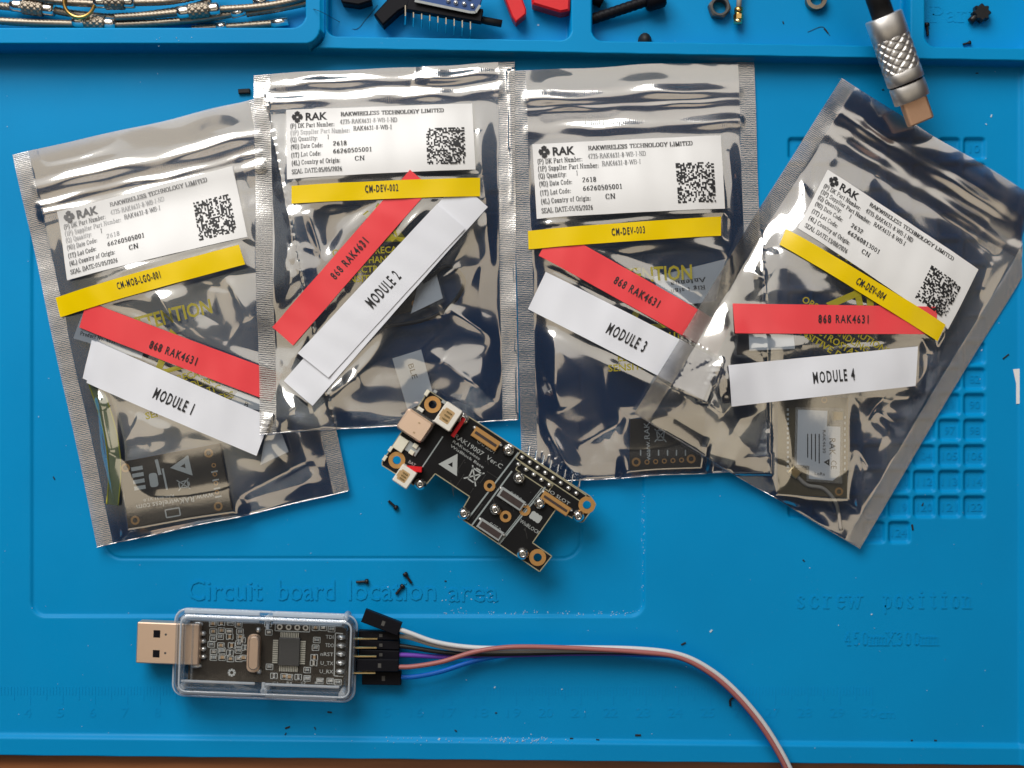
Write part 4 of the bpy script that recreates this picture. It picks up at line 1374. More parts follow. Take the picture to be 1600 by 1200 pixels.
    # small parts near the USB end
    for (x, y, w, h, mt) in ((626, 694, 17, 22, "smd_cream"), (667, 614, 6, 10, "smd_cream"), (657, 640, 10, 6, "connector_white"), (610, 702, 5, 9, "smd_cream"), (601, 716, 5, 9, "smd_cream"), (649, 697, 8, 7, "smd_cream"), (643, 707, 8, 7, "smd_cream"), (680, 612, 6, 5, "smd_grey"), (644, 701, 22, 16, "smd_grey"), (693, 628, 6, 5, "smd_grey"), (676, 662, 6, 10, "connector_white"), (704, 672, 5, 4, "smd_grey")):
        hh = .5 if (mt == "smd_grey") else 1.0
        MB().box(x, y, w, h, A, Z1, Z1 + hh, .6).build("chip_part", MATS[mt], r)
    # vias and a few traces
    vi = MB(); rv = random.Random(9)
    for _ in range(90):
        u, v_ = rv.uniform(-150, 150), rv.uniform(-42, 42)
        x, y = 765 + u * cA - v_ * sA, 752 + u * sA + v_ * cA
        if not (700 < x < 830 and 690 < y < 850) or (y - 690) > (x - 640) * .95 + 10: continue
        vi.cyl(x, y, .9, Z1 - .02, Z1 + .02, 8)
        if rv.random() < .45:
            l = rv.uniform(8, 26); e = rv.choice([0, 90, 45]); c_, s_ = rot2(A + e)
            vi.line(x, y, x + l * c_, y + l * s_, .7, Z1 + .015)
    vi.build("trace_pattern", MATS["trace"], pcb)
    # white print
    pm = MB()
    for l in ((692, 682, 657, 734, 2.0), (810, 707, 730, 812, 2.4), (800, 736, 737, 821, 2.4), (852, 761, 780, 850, 2.4), (847, 762, 777, 850, 1.2)):
        pm.line(*l, zt - .01)
    pm.build("guide_line", MATS["silk_grey"], r)
    tx = MB()
    add_text(tx, sans("RAK19007  Ver.C"), 748, 705, A, 7.5, zt, 88)
    add_text(tx, sans("RAKwireless"), 729, 703, A, 4.5, zt, 50); add_text(tx, sans("WisBlock Base"), 730, 713, A, 4.5, zt, 62)
    add_text(tx, sans("CPU SLOT"), 760, 698, A, 5, zt, 34); add_text(tx, sans("SLOT C"), 806, 775, A, 5, zt, 20); add_text(tx, sans("SLOT D"), 774, 823, A, 5, zt, 20)
    add_text(tx, sans("IO SLOT"), 874, 777, A, 5.5, zt, 38); add_text(tx, sans("WisBLOCK"), 828, 823, A, 6, zt, 36)
    warn_tri(tx, zt, (685, 725), (715, 709), (714, 744)); bin_mark(tx, zt, 741, 743, 16, A)
    for d in (-1, 0, 1): tx.prism(rect(837 + d * 5.5 * cA, 808 + d * 5.5 * sA, 8, 13, A, 3.4), zt - .02, zt + .003 * (d + 2))
    add_text(tx, sans("BAT"), 644, 724, A, 5, zt, 12)
    tx.build("lettering", MATS["silk_dim"], r)


carrier_board()

# ------------------------------------------------------------------ USB debug stick in a clear case
def debug_stick():
    A = 2.2
    r = thing("usb_debug_stick", "clear plastic USB debugging stick with black circuit board inside", "usb stick", W(413, 1022, 0))
    c, s = rot2(A)
    ZB = 5.2
    # clear shell: rounded outer skin, inner tray outline, posts; edges whitened to imitate highlights
    def ringw(cx, cy_, w, h, rr, z): return [W(p[0], p[1], z) for p in rect(cx, cy_, w, h, A, rr, 7)][::-1]
    sh = MB()
    prof = [(0, 2, 276, 127, 15, .15), (0, 0, 282, 133, 18, .8), (0, 3, 283, 134, 18, 5.6)]
    sh.ring_stack([ringw(415 + a, 1021 + b, w_, h_, rr, z) for a, b, w_, h_, rr, z in prof], True, False)
    sh.build("case_bottom", MATS["clear_wall"], r, True)
    tp = MB()
    prof = [(0, 3, 283, 134, 18, 5.8), (-1, 5, 282, 133, 18, 9.6), (-1, 5.3, 278, 129, 16, 10.8), (-1, 5.5, 270, 121, 13, 11.4), (-1, 5.6, 262, 113, 10, 11.6)]
    tp.ring_stack([ringw(415 + a, 1021 + b, w_, h_, rr, z) for a, b, w_, h_, rr, z in prof], False, False)
    tp.build("case_top_edge", MATS["clear_wall"], r, True)
    MB().box(414, 1026.6, 262, 113, A, 11.3, 11.58, 0, 10).build("case_lid", MATS["clear_shell"], r)
    inn = MB()
    prof = [(0, 1, 258, 110, 9, 2.0), (-1, 5, 256, 108, 9, 10.4), (-1, 5.4, 250, 102, 7, 11.2)]
    inn.ring_stack([ringw(415 + a, 1021 + b, w_, h_, rr, z) for a, b, w_, h_, rr, z in prof], False, False)
    inn.build("case_inner_wall", MATS["clear_wall"], r, True)
    def rim(cx, cy_, w, h, rr, z, rad, mat, name):
        pts = rect(cx, cy_, w, h, A, rr, 6); pts = pts + [pts[0]]
        m = MB(); m.tube([W(p[0], p[1], z) for p in pts], rad, 8, caps=False); return m.build(name, MATS[mat], r, True)
    rim(414, 1024, 284, 135, 18, 5.7, .00030, "glint_edge", "case_seam")
    rim(415, 1021, 280, 131, 17, .9, .00028, "glint_edge", "case_seam")
    rim(414, 1026.5, 266, 117, 11, 11.3, .00030, "glint_edge", "case_seam")
    for (x, y) in ((418, 968), (412, 1080), (538, 968), (534, 1086), (287, 968), (282, 1076)):
        MB().cyl(x, y, 5.5, 1.2, 10.3, 14, 1).build("case_post", MATS["glint_edge"], r, True)
    for (x, y, l) in ((418, 973, 20), (411, 1077, 20)):
        MB().box(x, y, 5, l, A, 9.4, 10.3, .8).build("case_rib", MATS["glint_edge"], r)
    for (x, y, l, th_) in ((347, 957.5, 118, 6.0), (482, 963, 112, 6.0), (347, 969.5, 116, 3.6), (480, 975, 108, 3.6), (340, 1066.5, 116, 4.0), (472, 1072, 116, 4.0), (336, 1084, 112, 5.0), (470, 1090, 112, 5.0)):  # pale bars standing in for light streaks along the clear walls
        MB().box(x, y, l, th_, A, 10.4, 11.0, 1.2, 1.5).build("case_glint", MATS["glint_edge"], r)
    for (x, y, l) in ((285, 1020, 96), (300, 1020, 92), (552, 1026, 96)):  # fainter upright bars, likewise imitating glints
        MB().box(x, y, 3.0, l, A, 10.2, 10.8, .8, 1.2).build("case_glint", MATS["clear_wall"], r)
    # circuit board
    MB().box(422, 1019, 254, 96, A, ZB - 1.4, ZB, .6).build("board", MATS["pcb_brown"], r)
    # USB plug
    o = MB().box(262, 1006, 98, 64, A, ZB - 1.6, ZB + 2.9, 1.6, 2.2).build("usb_plug", MATS["usb_metal"], r)
    for (x, y) in ((245, 990.5), (244, 1021.5)):
        MB().box(x, y, 10.5, 11.5, A, ZB + 2.85, ZB + 2.95).build("plug_window", MATS["black_plastic"], o)
    for (x, y) in ((259, 991.5), (258, 1020.5)):
        MB().cyl(x, y, 1.8, ZB + 2.85, ZB + 2.95, 10).build("plug_dimple", MATS["chip_body"], o)
    for x in (278, 287): MB().line(x + 1, 975.5, x - 1, 1038, 1.1, ZB + 2.93).build("plug_seam", MATS["steel"], o)
    for i in range(4): MB().dome(316 + .2 * i, 990.5 + 12.2 * i, 5.5, 4.2, ZB, 1.1).build("solder_joint", MATS["solder"], r)
    for (x, y, a, b) in ((308, 976, 9, 4), (306, 1041, 9, 4)): MB().dome(x, y, a, b, ZB, .7).build("solder_joint", MATS["solder"], r)
    # crystal
    o = MB().box(396, 1021, 21, 60, A, ZB, ZB + 1.0, .8, 9).build("crystal", MATS["usb_metal"], r)
    MB().box(396, 1021, 17, 53, A, ZB + .9, ZB + 3.3, 2.0, 8).build("crystal_can", MATS["usb_metal"], o)
    for (x, y) in ((403, 985), (404, 1050)): MB().dome(x, y, 4.4, 4.4, ZB, 1.0).build("solder_joint", MATS["solder"], r)
    # processor
    o = MB().box(451.5, 1019, 33, 43, A, ZB + .15, ZB + 1.5, .8).build("processor", MATS["chip_body"], r)
    ld = []
    for i in range(11):
        t = -13.5 + 2.7 * i; u = -17 + 3.4 * i
        ld += [(t, -26, 1.7, 9), (t, 26, 1.7, 9), (-21.5, u, 8, 2.1), (21.5, u, 8, 2.1)]
    for (u, v, a, b) in ld:
        MB().box(451.5 + u * c - v * s, 1019 + u * s + v * c, a, b, A, ZB + .02, ZB + .45).build("lead", MATS["lead_tin"], o)
    # header pads, solder pins
    for (x, y) in ((437, 979.5), (451, 980), (464.5, 980.5), (477.5, 981)):
        MB().ring(x, y, 2.4, 4.6, ZB, ZB + .08, 16).build("pad", MATS["solder"], r)
    for y in (997, 1010, 1023, 1037, 1050.5): MB().dome(533 - (y - 997) * .03, y, 8.0, 4.4, ZB, 1.5, A).build("solder_joint", MATS["solder"], r)
    # passives
    rr = random.Random(5)
    spots = [(332 + 14 * i + rr.uniform(-2, 2), 974 + 11 * j + rr.uniform(-2, 2)) for i in range(4) for j in range(6)]
    spots += [(493, 981), (505, 981), (518, 983), (495, 1000), (493, 1012), (491, 1027), (490, 1036), (421, 1042), (428, 1056), (444, 1057), (452, 1058), (466, 1058), (480, 1047), (480, 1060), (500, 1064), (516, 1064), (528, 1066), (420, 988), (419, 975), (378, 1000), (380, 1028), (383, 1012)]
    for (x, y) in spots:
        w_, h_ = rr.choice([(6, 4), (4, 6), (5, 4), (7, 4.5)])
        mt = rr.choice(["smd_tan", "solder", "smd_grey", "smd_grey", "smd_tan", "solder"])
        o = MB().box(x, y, w_, h_, A, ZB, ZB + .55, .5).build("chip_part", MATS[mt], r)
        for e in (-1, 1):
            if w_ > h_: MB().box(x + e * w_ * .5, y, w_ * .3, h_ * 1.02, A, ZB, ZB + .6, .3).build("end_cap", MATS["solder"], o)
            else: MB().box(x, y + e * h_ * .5, w_ * 1.02, h_ * .3, A, ZB, ZB + .6, .3).build("end_cap", MATS["solder"], o)
    sk = MB(); z = ZB + .05
    for (x, y) in spots: sk.poly_line(rect(x, y, 10.5, 8.5, A), 1.1, z + rr.uniform(0, .01), True)
    sk.poly_line(rect(457, 980, 54, 13, A), 1.2, z, True)
    sk.poly_line([(536, 990), (524, 989), (522, 1056), (536, 1057)], 1.4, z)
    for tx, x, y, w_ in (("TDI", 515, 995, 12), ("TDO", 515, 1008, 13), ("nRST", 511, 1022, 20), ("U_TX", 511, 1036, 20), ("U_RX", 510, 1049, 21)):
        add_text(sk, sans(tx), x, y, A, 6, z + .01, w_)
    for i, tx in enumerate(("C1", "R4", "C7", "R9", "D2")): add_text(sk, sans(tx), 430 + 22 * i, 1067, A, 4, z + .01, 8)
    for i in range(8):
        t = 6.283 * i / 8; sk.line(362 + 2.5 * math.cos(t), 1051 + 2.5 * math.sin(t), 362 + 6.2 * math.cos(t), 1051 + 6.2 * math.sin(t), 3, z + .012)
    sk.build("silkscreen", MATS["silk"], r)
    # header: black strip and bare gold pins
    MB().box(551, 1021, 12, 68, A, ZB - 1.2, ZB + 1.4, .6).build("pin_strip", MATS["black_plastic"], r)
    for (x0, y, x1) in ((552, 998, 589.5), (552, 1012, 588.5), (552, 1025.5, 588), (551, 1051.5, 586.5)):
        m = MB(); m.tube([W(x0, y, ZB + 3.0), W(x1 - 3, y, ZB + 3.0), W(x1, y, ZB + 3.0)], .00033, 6); m.build("header_pin", MATS["gold_pin"], r)


debug_stick()

# ------------------------------------------------------------------ jumper wires
def jumper(name_col, housing, path, mat, label, rad=.00074):
    (cx, cy_, w, h, a, z0, z1) = housing
    P = catmull([W(*p) for p in path], 12)
    r = thing("jumper_wire", label, "wire", W(cx, cy_, z0), "jumper wires plugged into the debug stick")
    o = MB().box(cx, cy_, w, h, a, z0, z1, 1.0).build("housing", MATS["black_plastic"], r)
    c, s = rot2(a)
    MB().box(cx + 3 * c, cy_ + 3 * s, 5, h * .36, a, z1 - .02, z1 + .05).build("crimp_window", MATS["chip_body"], o)
    m = MB(); m.tube(P, rad, 10); m.build("wire", MATS[mat], r, True)


T_ = [(1060, 1026), (1108, 1050), (1150, 1086), (1190, 1134), (1222, 1186), (1245, 1236)]
def tail(dx, dz):
    out = []
    for i, (x, y) in enumerate(T_):
        out.append((x + dx * .8, y - dx * .55, 6.4 + dz - .35 * i + (0 if i < 3 else 0)))
    return out


jumper("white", (596, 973, 61, 21, 21, 5.6, 8.1), [(618, 981, 6.9), (640, 989, 6.9), (680, 1003, 6.6), (730, 1011, 6.2), (790, 1013, 6.2), (900, 1012, 6.2), (1000, 1014, 6.4)] + tail(5, .1), "wire_white", "white jumper wire with its black plug cocked at an angle")
jumper("grey", (592, 993, 64, 13.4, 1.5, 2.6, 5.1), [(618, 993, 3.9), (640, 996, 4.5), (680, 1008, 5.2), (730, 1016, 5.0), (800, 1017, 5.0), (900, 1016, 5.0), (1000, 1018, 5.2)] + tail(2.6, -.8), "wire_grey", "beige-grey jumper wire between the white and the black wire")
jumper("black", (592, 1008, 64, 13.4, 1.5, 2.6, 5.1), [(618, 1008, 3.9), (645, 1012, 4.0), (690, 1019, 3.9), (740, 1022, 3.8), (820, 1021, 3.8), (900, 1019, 3.8), (1000, 1020, 4.2)] + tail(.8, -2.0), "wire_black", "black jumper wire below the beige-grey one")
jumper("purple", (592, 1023, 63, 13.4, 1.5, 2.6, 5.1), [(618, 1023, 3.9), (645, 1024, 3.2), (690, 1026, 2.5), (740, 1025, 2.3), (820, 1023, 2.3), (900, 1021, 2.6), (1000, 1021, 3.0)] + tail(-.6, -3.2), "wire_purple", "purple jumper wire, third wire down from the white one")
jumper("red", (590, 1040, 65, 19, .5, 6.2, 8.7), [(618, 1042, 7.5), (645, 1041.5, 7.5), (690, 1034, 7.5), (740, 1019, 7.7), (790, 1011.5, 7.8), (850, 1011, 7.6), (930, 1014.5, 7.4), (1000, 1019, 7.2)] + tail(-1.0, .5), "wire_red", "dusty red jumper wire lying on top of the bundle")
jumper("blue", (596, 1060, 61, 21, 1, 2.4, 4.9), [(622, 1058, 3.8), (650, 1057, 3.8), (690, 1049, 3.6), (740, 1033, 3.0), (790, 1024, 1.6), (850, 1021, 1.1), (930, 1020, 1.1), (1000, 1023, 1.6)] + tail(-2.2, -4.0), "wire_blue", "blue jumper wire at the bottom of the bundle")

# ------------------------------------------------------------------ USB-C cable plug hanging over the tray wall
def usb_cable():
    a = np.array(W(1388, 48, 17.0)); b = np.array(W(1424, 152, 13.0))
    d = (b - a) / np.linalg.norm(b - a)
    r = thing("usb_cable", "silver knurled USB-C cable plug with black cable hanging over the tray wall", "cable", tuple(b))
    up = np.array([0, 0, 1.0]); sx = np.cross(d, up); sx /= np.linalg.norm(sx); uz = np.cross(sx, d)
    def lathe(prof, mat, name, n=64, fl=.80, knurl=False, par=None):
        m = MB(); rings = []
        for (t, rr) in prof:
            ring = []
            for i in range(n):
                th = 6.28318 * i / n
                q = rr
                if knurl:
                    e = .5 + .5 * math.cos(10 * th + t * 2300); g = .5 + .5 * math.cos(10 * th - t * 2300)
                    q = rr * (1 - .085 * (max(e, g) ** 6))
                # rounded-box section
                cs, sn = math.cos(th), math.sin(th)
                p = a + d * t + sx * q * np.sign(cs) * abs(cs) ** .85 + uz * q * fl * np.sign(sn) * abs(sn) ** .85
                ring.append(tuple(p))
            rings.append(ring)
        m.ring_stack(rings); return m.build(name, MATS[mat], par or r, True)
    R = .0055
    lathe([(-.0045, R * .94), (-.0042, R), (.0022, R), (.0024, R * .97)], "alu", "collar")
    lathe([(.0023 + .00012 * i, R * 1.0) for i in range(86)], "alu", "knurled_grip", n=120, knurl=True)
    lathe([(.0124, R * .97), (.0126, R), (.0158, R), (.0160, R * .96)], "alu", "collar")
    lathe([(.0159, R * .90), (.0166, R * .90)], "black_plastic", "gap_ring")
    lathe([(.0165, R * .95), (.0167, R * .98), (.0215, R * .98), (.0217, R * .94)], "alu", "nose", fl=.70)
    # connector tongue shell
    m = MB(); rings = []
    for t in (.0212, .0284, .0288):
        w_, h_ = (.0041, .0013) if t < .0286 else (.0039, .0011)
        ring = []
        for (sxx, szz, a0) in ((1, 1, 0), (-1, 1, 90), (-1, -1, 180), (1, -1, 270)):
            for i in range(6):
                th = math.radians(a0 + 90 * i / 5); rr = .0010
                ring.append(tuple(a + d * t + sx * (sxx * (w_ - rr) + rr * math.cos(th)) + uz * (szz * (h_ - rr) + rr * math.sin(th) + .0006)))
        rings.append(ring)
    m.ring_stack(rings); m.build("connector_shell", MATS["usb_tip"], r)
    m = MB(); m.tube([a - d * .0040, a - d * .012, a - d * .03 + np.array([0, 0, .002]), a - d * .05 + np.array([-.002, 0, .003])], .0033, 16)
    m.build("cable", MATS["black_rubber"], r, True)


usb_cable()

# ------------------------------------------------------------------ steel cable key loops in the left tray
def rope(pts, rad=.00105):
    P = catmull([W(*p) for p in pts], 26)
    m = MB(); m.tube(P, rad, 18, twist=900, amp=.50, lobes=6)
    return m


def barrel(m_par, x0, y0, x1, y1, z, rad=.0024):
    a, b = np.array(W(x0, y0, z)), np.array(W(x1, y1, z)); L_ = np.linalg.norm(b - a); d = (b - a) / L_
    up = np.array([0, 0, 1.]); sx = np.cross(d, up); sx /= np.linalg.norm(sx)
    def seg(t0, t1, rr, mat, name, kn):
        n, nt = (60, 44) if kn else (24, 3); rings = []
        for j in range(nt + 1):
            t = t0 + (t1 - t0) * j / nt
            ring = []
            for i in range(n):
                th = 6.28318 * i / n; q = rr
                if kn:
                    e = .5 + .5 * math.cos(9 * th + t * 3200); g = .5 + .5 * math.cos(9 * th - t * 3200)
                    q = rr * (1 - .12 * max(e, g) ** 4)
                ring.append(tuple(a + d * t + sx * q * math.cos(th) + up * q * math.sin(th)))
            rings.append(ring)
        m = MB(); m.ring_stack(rings); m.build(name, MATS[mat], m_par, True)
    seg(0, L_ * .30, rad * .80, "silver", "barrel_end", False)
    seg(L_ * .28, L_ * .74, rad, "steel", "knurled_barrel", True)
    seg(L_ * .72, L_, rad * .80, "silver", "barrel_end", False)


def key_loop(label, ropes, bar, ferrules=()):
    r = thing("cable_key_loop", label, "key loop", W(ropes[0][0][0], ropes[0][0][1], 0), "steel cable key loops in the left tray")
    for p in ropes: rope(p).build("steel_cable", MATS["steel"], r, True)
    if bar: barrel(r, *bar)
    for (x0, y0, x1, y1, z) in ferrules:
        m = MB(); m.tube([W(x0, y0, z), W((x0 + x1) / 2, (y0 + y1) / 2, z), W(x1, y1, z)], .00135, 14); m.build("ferrule", MATS["silver"], r, True)


key_loop("steel cable loop along the front of the left tray with a shiny barrel",
         [[(-40, 30, 3.0), (40, 35, 3.0), (118, 37.5, 3.2)], [(178, 39, 3.2), (240, 36, 3.4), (310, 30, 3.6), (372, 20, 3.8)]], (115, 33, 181, 38, 3.4), [(362, 22.5, 382, 17.5, 3.9)])
key_loop("steel cable loop at the left picture edge with its barrel half under another cable",
         [[(-40, 4, 3.2), (0, 9, 3.2), (22, 11, 3.3)], [(80, 15, 3.0), (120, 22, 2.4), (190, 27, 2.4), (280, 16, 2.8), (330, 2, 3.2)]], (18, 8, 85, 16, 3.6))
key_loop("steel cable loop at the very top of the left tray beside the brass ring",
         [[(30, -8, 5.2), (90, 2, 5.4), (150, 6, 5.6)], [(208, 4, 5.6), (270, 1, 5.2), (340, -14, 5.0)]], (148, 3, 210, 3, 6.0))
key_loop("steel cable loop with the rightmost complete barrel in the left tray",
         [[(180, 27, 4.6), (230, 24, 4.8), (282, 19, 5.0)], [(342, 15, 4.8), (400, 11, 4.6), (450, 3, 4.4), (500, -12, 4.2)]], (278, 20, 344, 13, 5.4))
key_loop("short steel cable loop ending in a ferrule at the right corner of the left tray",
         [[(300, 46, 1.6), (370, 41, 1.6), (430, 36.5, 1.8)], [(385, 21, 2.4), (430, 14, 2.6), (480, 4, 2.8)]], None, [(424, 37, 450, 33, 1.9), (338, 42, 354, 40.5, 2.2), (396, 4, 420, -1, 4.4)])
m = MB(); m.tube([W(124 + 24 * math.cos(t), 2 + 24 * math.sin(t) * 1.05, 7.0 - .6 * math.sin(t)) for t in np.linspace(0, 6.28318, 49)], .0006, 8)
tag(m.build("brass_ring", MATS["brass"], None, True, origin=W(124, 2, 5)), "thin brass split ring looped over the steel cables", "ring")

# ------------------------------------------------------------------ middle tray: module on pins, clips
r = thing("pin_module", "small blue circuit module standing on a row of pins in the middle tray", "circuit board", W(690, 15, 0))
MB().prism([(640, -40), (766, -40), (750, 8), (743, 19), (735, 19), (648, 1)], 9.6, 10.8, .8).build("board", MATS["blue_pcb"], r)
MB().poly_line([(648, 1), (735, 19), (743, 19), (750, 8)], 4.0, 10.85).build("board_edge", MATS["smd_grey"], r)
MB().box(695, 14, 118, 20, 9.5, 6.0, 9.5, .8).build("pin_strip", MATS["black_plastic"], r)
for i in range(9):
    x, y = 633.5 + 12.7 * i, 14 + 2.6 * i
    m = MB(); m.tube([W(x, y - 6, 7.6), W(x, y + 10, 6.4), W(x - .5, y + 24, 3.0)], .00032, 6); m.build("header_pin", MATS["silver"], r)
for (x, y) in ((700, 0), (712, 3), (725, 5), (738, 8), (733, -5), (716, -6)): MB().dome(x, y, 4, 4, 10.8, .9).build("solder_joint", MATS["solder"], r)


def solid(name, pts, z0, z1, mat, label, cat, ch=1.5):
    c = (sum(p[0] for p in pts) / len(pts), sum(p[1] for p in pts) / len(pts))
    m = MB().prism(pts, z0, z1, ch)
    return tag(m.build(name, MATS[mat], None, False, origin=W(c[0], c[1], z0)), label, cat)


solid("test_hook", [(640, -30), (640, 8), (622, 18), (598, 40), (584, 22), (604, 0), (612, -30)], 1.0, 6.0, "black_plastic", "black bent plastic hook left of the pin module", "hook", 2.5)
solid("test_hook", [(520, -30), (575, -30), (580, 2), (560, 8), (534, 4)], .2, 5, "black_plastic", "black plastic block at the top edge near the left tray wall", "hook", 2.5)
m = MB(); m.tube([W(735, 27, 4.0), W(760, 32.5, 4.0), W(784, 37, 4.0)], .00115, 16)
tag(m.build("black_tube", MATS["black_rubber"], None, True, origin=W(760, 32, 2.8)), "short black tube sticking out right of the pin row", "tube")
solid("red_clip", [(778, -30), (806, -30), (822, 14), (822, 22), (806, 35), (800, 26)], .5, 5.5, "red_plastic", "narrow red plastic clip arm in the middle tray", "clip", 2)
solid("red_clip", [(828, -30), (892, -30), (890, 16), (876, 19), (832, 6)], .5, 6.5, "red_plastic", "wide red plastic clip body beside the tray divider", "clip", 3)

# ------------------------------------------------------------------ third tray: bolt, nut, connector, ring
r = thing("black_bolt", "long black bolt leaning in the corner beside the tray divider", "bolt", W(970, 15, 0))
m = MB(); P = [W(922 + (1012 - 922) * t, 31 - 30 * t, 2.2 + 1.5 * t) for t in np.linspace(0, 1, 90)]
m.tube(P, .00165, 16, twist=1800, amp=.10, lobes=2); m.build("shank", MATS["black_plastic"], r, True)
m = MB(); m.tube([W(1008, 2, 3.6), W(1012, 1, 3.6), W(1034, -6, 4.0), W(1037, -7, 4.0)], .0034, 18, rfun=lambda l: .0034 if .0005 < l < .0055 else .0028); m.build("head", MATS["black_plastic"], r, True)
m = MB(); m.tube([W(905, -20, 2), W(930, -4, 2), W(942, 3, 1.8)], .0022, 14)
tag(m.build("black_peg", MATS["black_plastic"], None, True, origin=W(925, -8, 0)), "black plastic peg end in the top corner above the bolt", "peg")
m = MB(); m.dome(1009, 60, 11, 13, -.3, 3.4)
tag(m.build("rubber_foot", MATS["black_rubber"], None, True, origin=W(1009, 58, -.3)), "small domed black rubber foot behind the tray wall", "rubber foot")
r = thing("hex_nut", "dark steel hexagon nut in the middle of the third tray", "nut", W(1125, 10, 0))
m = MB(); n = 36; rings = []
def nutring(rr, z, hexa):
    out = []
    for i in range(n):
        t = -6.28318 * i / n
        q = rr * (1 / max(abs(math.cos(((t + .2) % (math.pi / 3)) - math.pi / 6)), .8) if hexa else 1.0)
        p = W(1125, 10, 2.5); out.append((p[0] + q * math.cos(t), p[1] + q * math.sin(t), z * .001))
    return out
m.ring_stack([nutring(.0022, -.2, 0), nutring(.0031, -.2, 1), nutring(.0031, 2.4, 1), nutring(.0028, 2.8, 0), nutring(.0023, 2.8, 0), nutring(.0021, 2.5, 0), nutring(.0021, -.2, 0)], False, False)
m.build("nut_body", MATS["chip_body"], r)
r = thing("aerial_connector", "tiny gold aerial plug on a grey lead beside the hexagon nut", "connector", W(1153, 25, 0))
for (y0, y1, rr, mt, nm) in ((-30, 14, .0008, "wire_grey", "lead"), (12, 20, .0013, "brass", "crimp"), (20, 24, .0011, "brass", "neck"), (23, 30, .0015, "brass", "hex_body"), (30, 37, .0013, "gold_pin", "tip")):
    m = MB(); m.tube([W(1155 - y0 * .06, y0, 2.2), W(1155 - (y0 + y1) * .03, (y0 + y1) / 2, 2.2), W(1155 - y1 * .06, y1, 2.2)], rr, 6 if nm == "hex_body" else 14); m.build(nm, MATS[mt], r, nm != "hex_body")
r = thing("metal_ring", "dull metal ring at the top edge left of the cable plug", "ring", W(1276, -2, 0))
MB().ring(1276, -2, 10, 16, -.2, 2.2, 36).build("ring_body", MATS["steel"], r)

# ------------------------------------------------------------------ screws, paper scrap, crumbs
def screw(x, y, ang, label, L=16, z=-.85, group=None, rad=3.3):
    r = thing("machine_screw", label, "screw", W(x, y, z), group)
    c, s = rot2(ang); zc = z + rad * S * 1000 + .05
    e = lambda t: W(x + c * t, y + s * t, zc)
    m = MB(); m.tube([e(-L * .45 + L * .75 * i / 24) for i in range(25)], rad * .62 * S, 12, twist=6000, amp=.18, lobes=2); m.build("shank", MATS["screw_black"], r, True)
    m = MB(); m.tube([e(L * .28), e(L * .32), e(L * .52), e(L * .58)], rad * S, 14, rfun=lambda l: rad * S * 1.25 if .0001 < l < L * .28 * S else rad * S * .9); m.build("head", MATS["screw_black"], r, True)


screw(613, 788, 42, "single black screw just below the left end of the bare board", 18, -.85)
screw(565, 909, -3, "black screw lying level, leftmost of the three above the clear stick", 19, -.85)
screw(638, 904, 235, "black screw pointing up-left, uppermost of the three above the clear stick", 19, -.85)
screw(624, 922, -50, "black screw leaning up-right, lowest of the three above the clear stick", 18, -.85)
screw(1449, 47, 265, "upright-lying black screw in the right tray near the divider", 20, -.3)
screw(1435, 59, 250, "thin black screw against the divider of the right tray", 18, -.3, rad=2.6)
screw(1437, 5, 80, "black screw at the top edge of the right tray", 22, -.3)
screw(1510, 68, -15, "small black screw close to the front wall of the right tray", 12, -.3, rad=2.8)
r = thing("thumb_screw", "chunky black thumb screw on the right in the right tray", "screw", W(1532, 22, -.3))
m = MB(); m.ring_stack([nr for nr in [[(W(1534, 20, 2)[0] + rr * (1 + .12 * math.cos(8 * t)) * math.cos(-t), W(1534, 20, 2)[1] + rr * (1 + .12 * math.cos(8 * t)) * math.sin(-t), z * .001) for t in np.linspace(0, 6.28318, 49)[:-1]] for rr, z in ((.0022, -.2), (.0026, .3), (.0026, 2.2), (.0021, 2.8))]])
m.build("head", MATS["screw_black"], r)
m = MB(); m.tube([W(1532, 20, 1.6), W(1520, 30, 1.2), W(1516, 34, 1.1)], .0011, 12); m.build("shank", MATS["screw_black"], r, True)

m = MB(); q = [(1583, 577), (1594, 576), (1599, 592), (1606, 600), (1610, 630), (1588, 631), (1588, 600)]
tag(m.prism(q, .05, .25).build("paper_scrap", MATS["label_paper"], None, False, origin=W(1595, 605, 0)), "torn white paper scrap at the right picture edge", "paper scrap")
m = MB(); m.tube(catmull([W(1138, 1077, .4), W(1143, 1082, .5), W(1147, 1089, .4), W(1141, 1094, .4), W(1141, 1103, .4)], 8), .00032, 8)
tag(m.build("wire_scrap", MATS["debris"], None, True, origin=W(1142, 1090, 0)), "short crooked black wire scrap under the red wire's bend", "wire scrap")
m = MB(); m.box(381, 142, 18, 7, -3, .1, 1.3, 1)
tag(m.build("plastic_scrap", MATS["debris"], None, False, origin=W(381, 142, 0)), "small black plastic sliver at the left top corner of the second bag", "scrap")

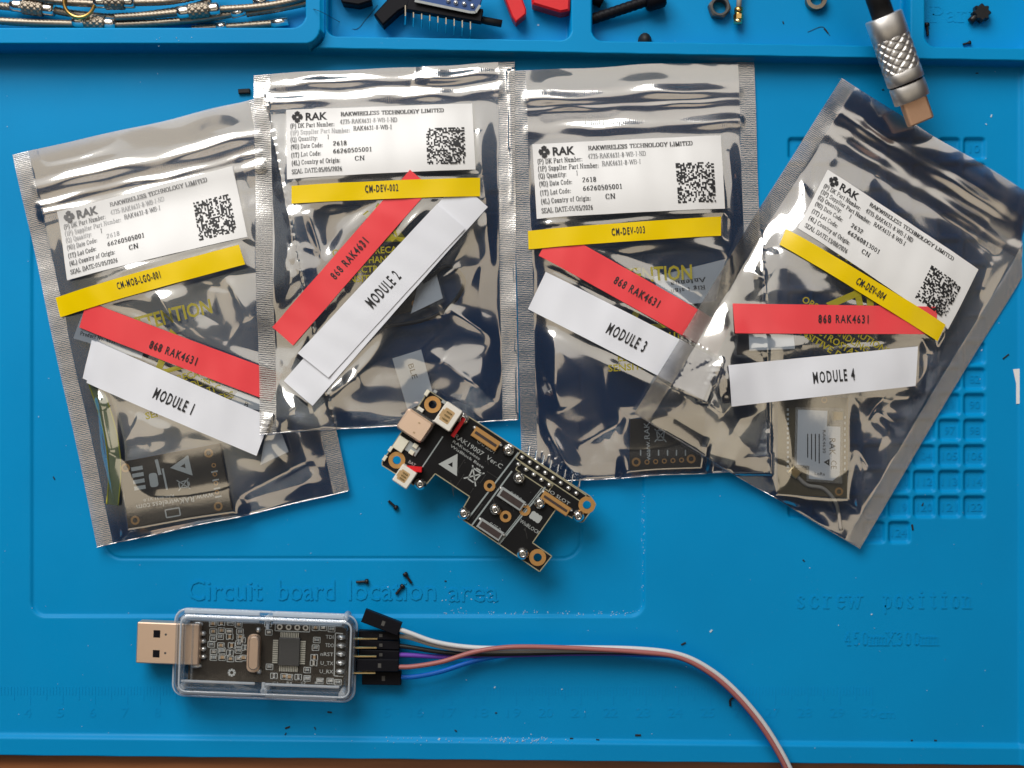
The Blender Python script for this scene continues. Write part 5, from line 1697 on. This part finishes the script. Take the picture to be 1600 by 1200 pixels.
m = MB(); rr = random.Random(3)
for (x, y, l, a) in ((1068, 1006, 8, -25), (1256, 876, 4, 40), (997, 1149, 9, 0), (893, 1154, 5, 0), (934, 1156, 5, 10), (515, 1113, 7, 5), (449, 1137, 8, -20), (446, 1147, 4, -60), (492, 1138, 4, 70), (1527, 114, 4, 0), (1224, 35, 4, 70), (1291, 48, 10, 50), (1380, 140, 3, 0), (1572, 557, 12, -38), (1442, 788, 5, -70), (1426, 824, 9, 80), (696, 908, 3, 0), (84, 747, 5, 60), (1425, 1157, 3, 0), (1462, 1157, 4, 0), (1310, 806, 10, 10), (775, 1114, 3, 0), (712, 1142, 4, 30)):
    zz = float(mat_height(np.array([float(x)]), np.array([float(y)]))[0])
    m.box(x, y, l, 1.8 if l > 9 else max(1.6, l * .3), a, zz - .05, zz + .3, .4)
tag(m.build("crumbs", MATS["debris"]), "scattered tiny black crumbs on the blue mat", "crumbs", kind="stuff")
m = MB()
def fl(x, y, sz):
    zz = float(mat_height(np.array([float(x)]), np.array([float(y)]))[0])
    a = rr.uniform(0, 180); m.box(x, y, sz * rr.uniform(.8, 2.2), sz, a, zz - .03, zz + .14)
for _ in range(80): fl(rr.uniform(690, 1000), rr.gauss(958, 2.2), rr.uniform(.4, 1.1))
for _ in range(60): fl(rr.uniform(765, 860), rr.gauss(1156, 2.5), rr.uniform(.4, 1.2))
for _ in range(40): fl(rr.uniform(590, 900), rr.gauss(1156, 3), rr.uniform(.4, 1))
for _ in range(26): fl(rr.uniform(690, 775), rr.gauss(930, 9), rr.uniform(.4, 1.0))
for _ in range(40): fl(1005 + rr.gauss(0, 1.2), rr.uniform(760, 950), rr.uniform(.4, .9))
for _ in range(240): fl(rr.uniform(0, 1600), rr.uniform(110, 1170), rr.uniform(.35, .95))
for _ in range(14): fl(rr.uniform(240, 300), rr.gauss(55, 5), rr.uniform(.4, 1))
for (x, y, s_) in ((1111, 986, 5), (686, 1155, 5), (841, 39, 5), (1549, 181, 4), (1541, 194, 3), (1362, 960, 3), (1210, 1158, 4), (773, 1074, 3), (878, 1077, 3), (1534, 547, 3), (606, 917, 2), (1440, 108, 3)): fl(x, y, s_ * .5)
tag(m.build("lint", MATS["lint"]), "pale lint and dust caught on the blue mat", "lint", kind="stuff")
def hair(pts, label):
    out = []
    for (x, y) in pts:
        zz = float(mat_height(np.array([float(x)]), np.array([float(y)]))[0]); out.append(W(x, y, zz + .12))
    q = MB(); q.tube(catmull(out, 10), .00008, 5)
    tag(q.build("hair", MATS["hair"], None, True, origin=out[0]), label, "hair")
hair([(474, 8), (490, 14), (505, 20), (530, 34), (555, 46), (572, 30), (590, 8)], "fine dark hair looped over the wall between left and middle tray")
hair([(1262, 50), (1285, 42), (1297, 56)], "fine dark hair in the third tray below the metal ring")
hair([(388, 68), (392, 52), (398, 44)], "fine dark hair on the left tray wall")
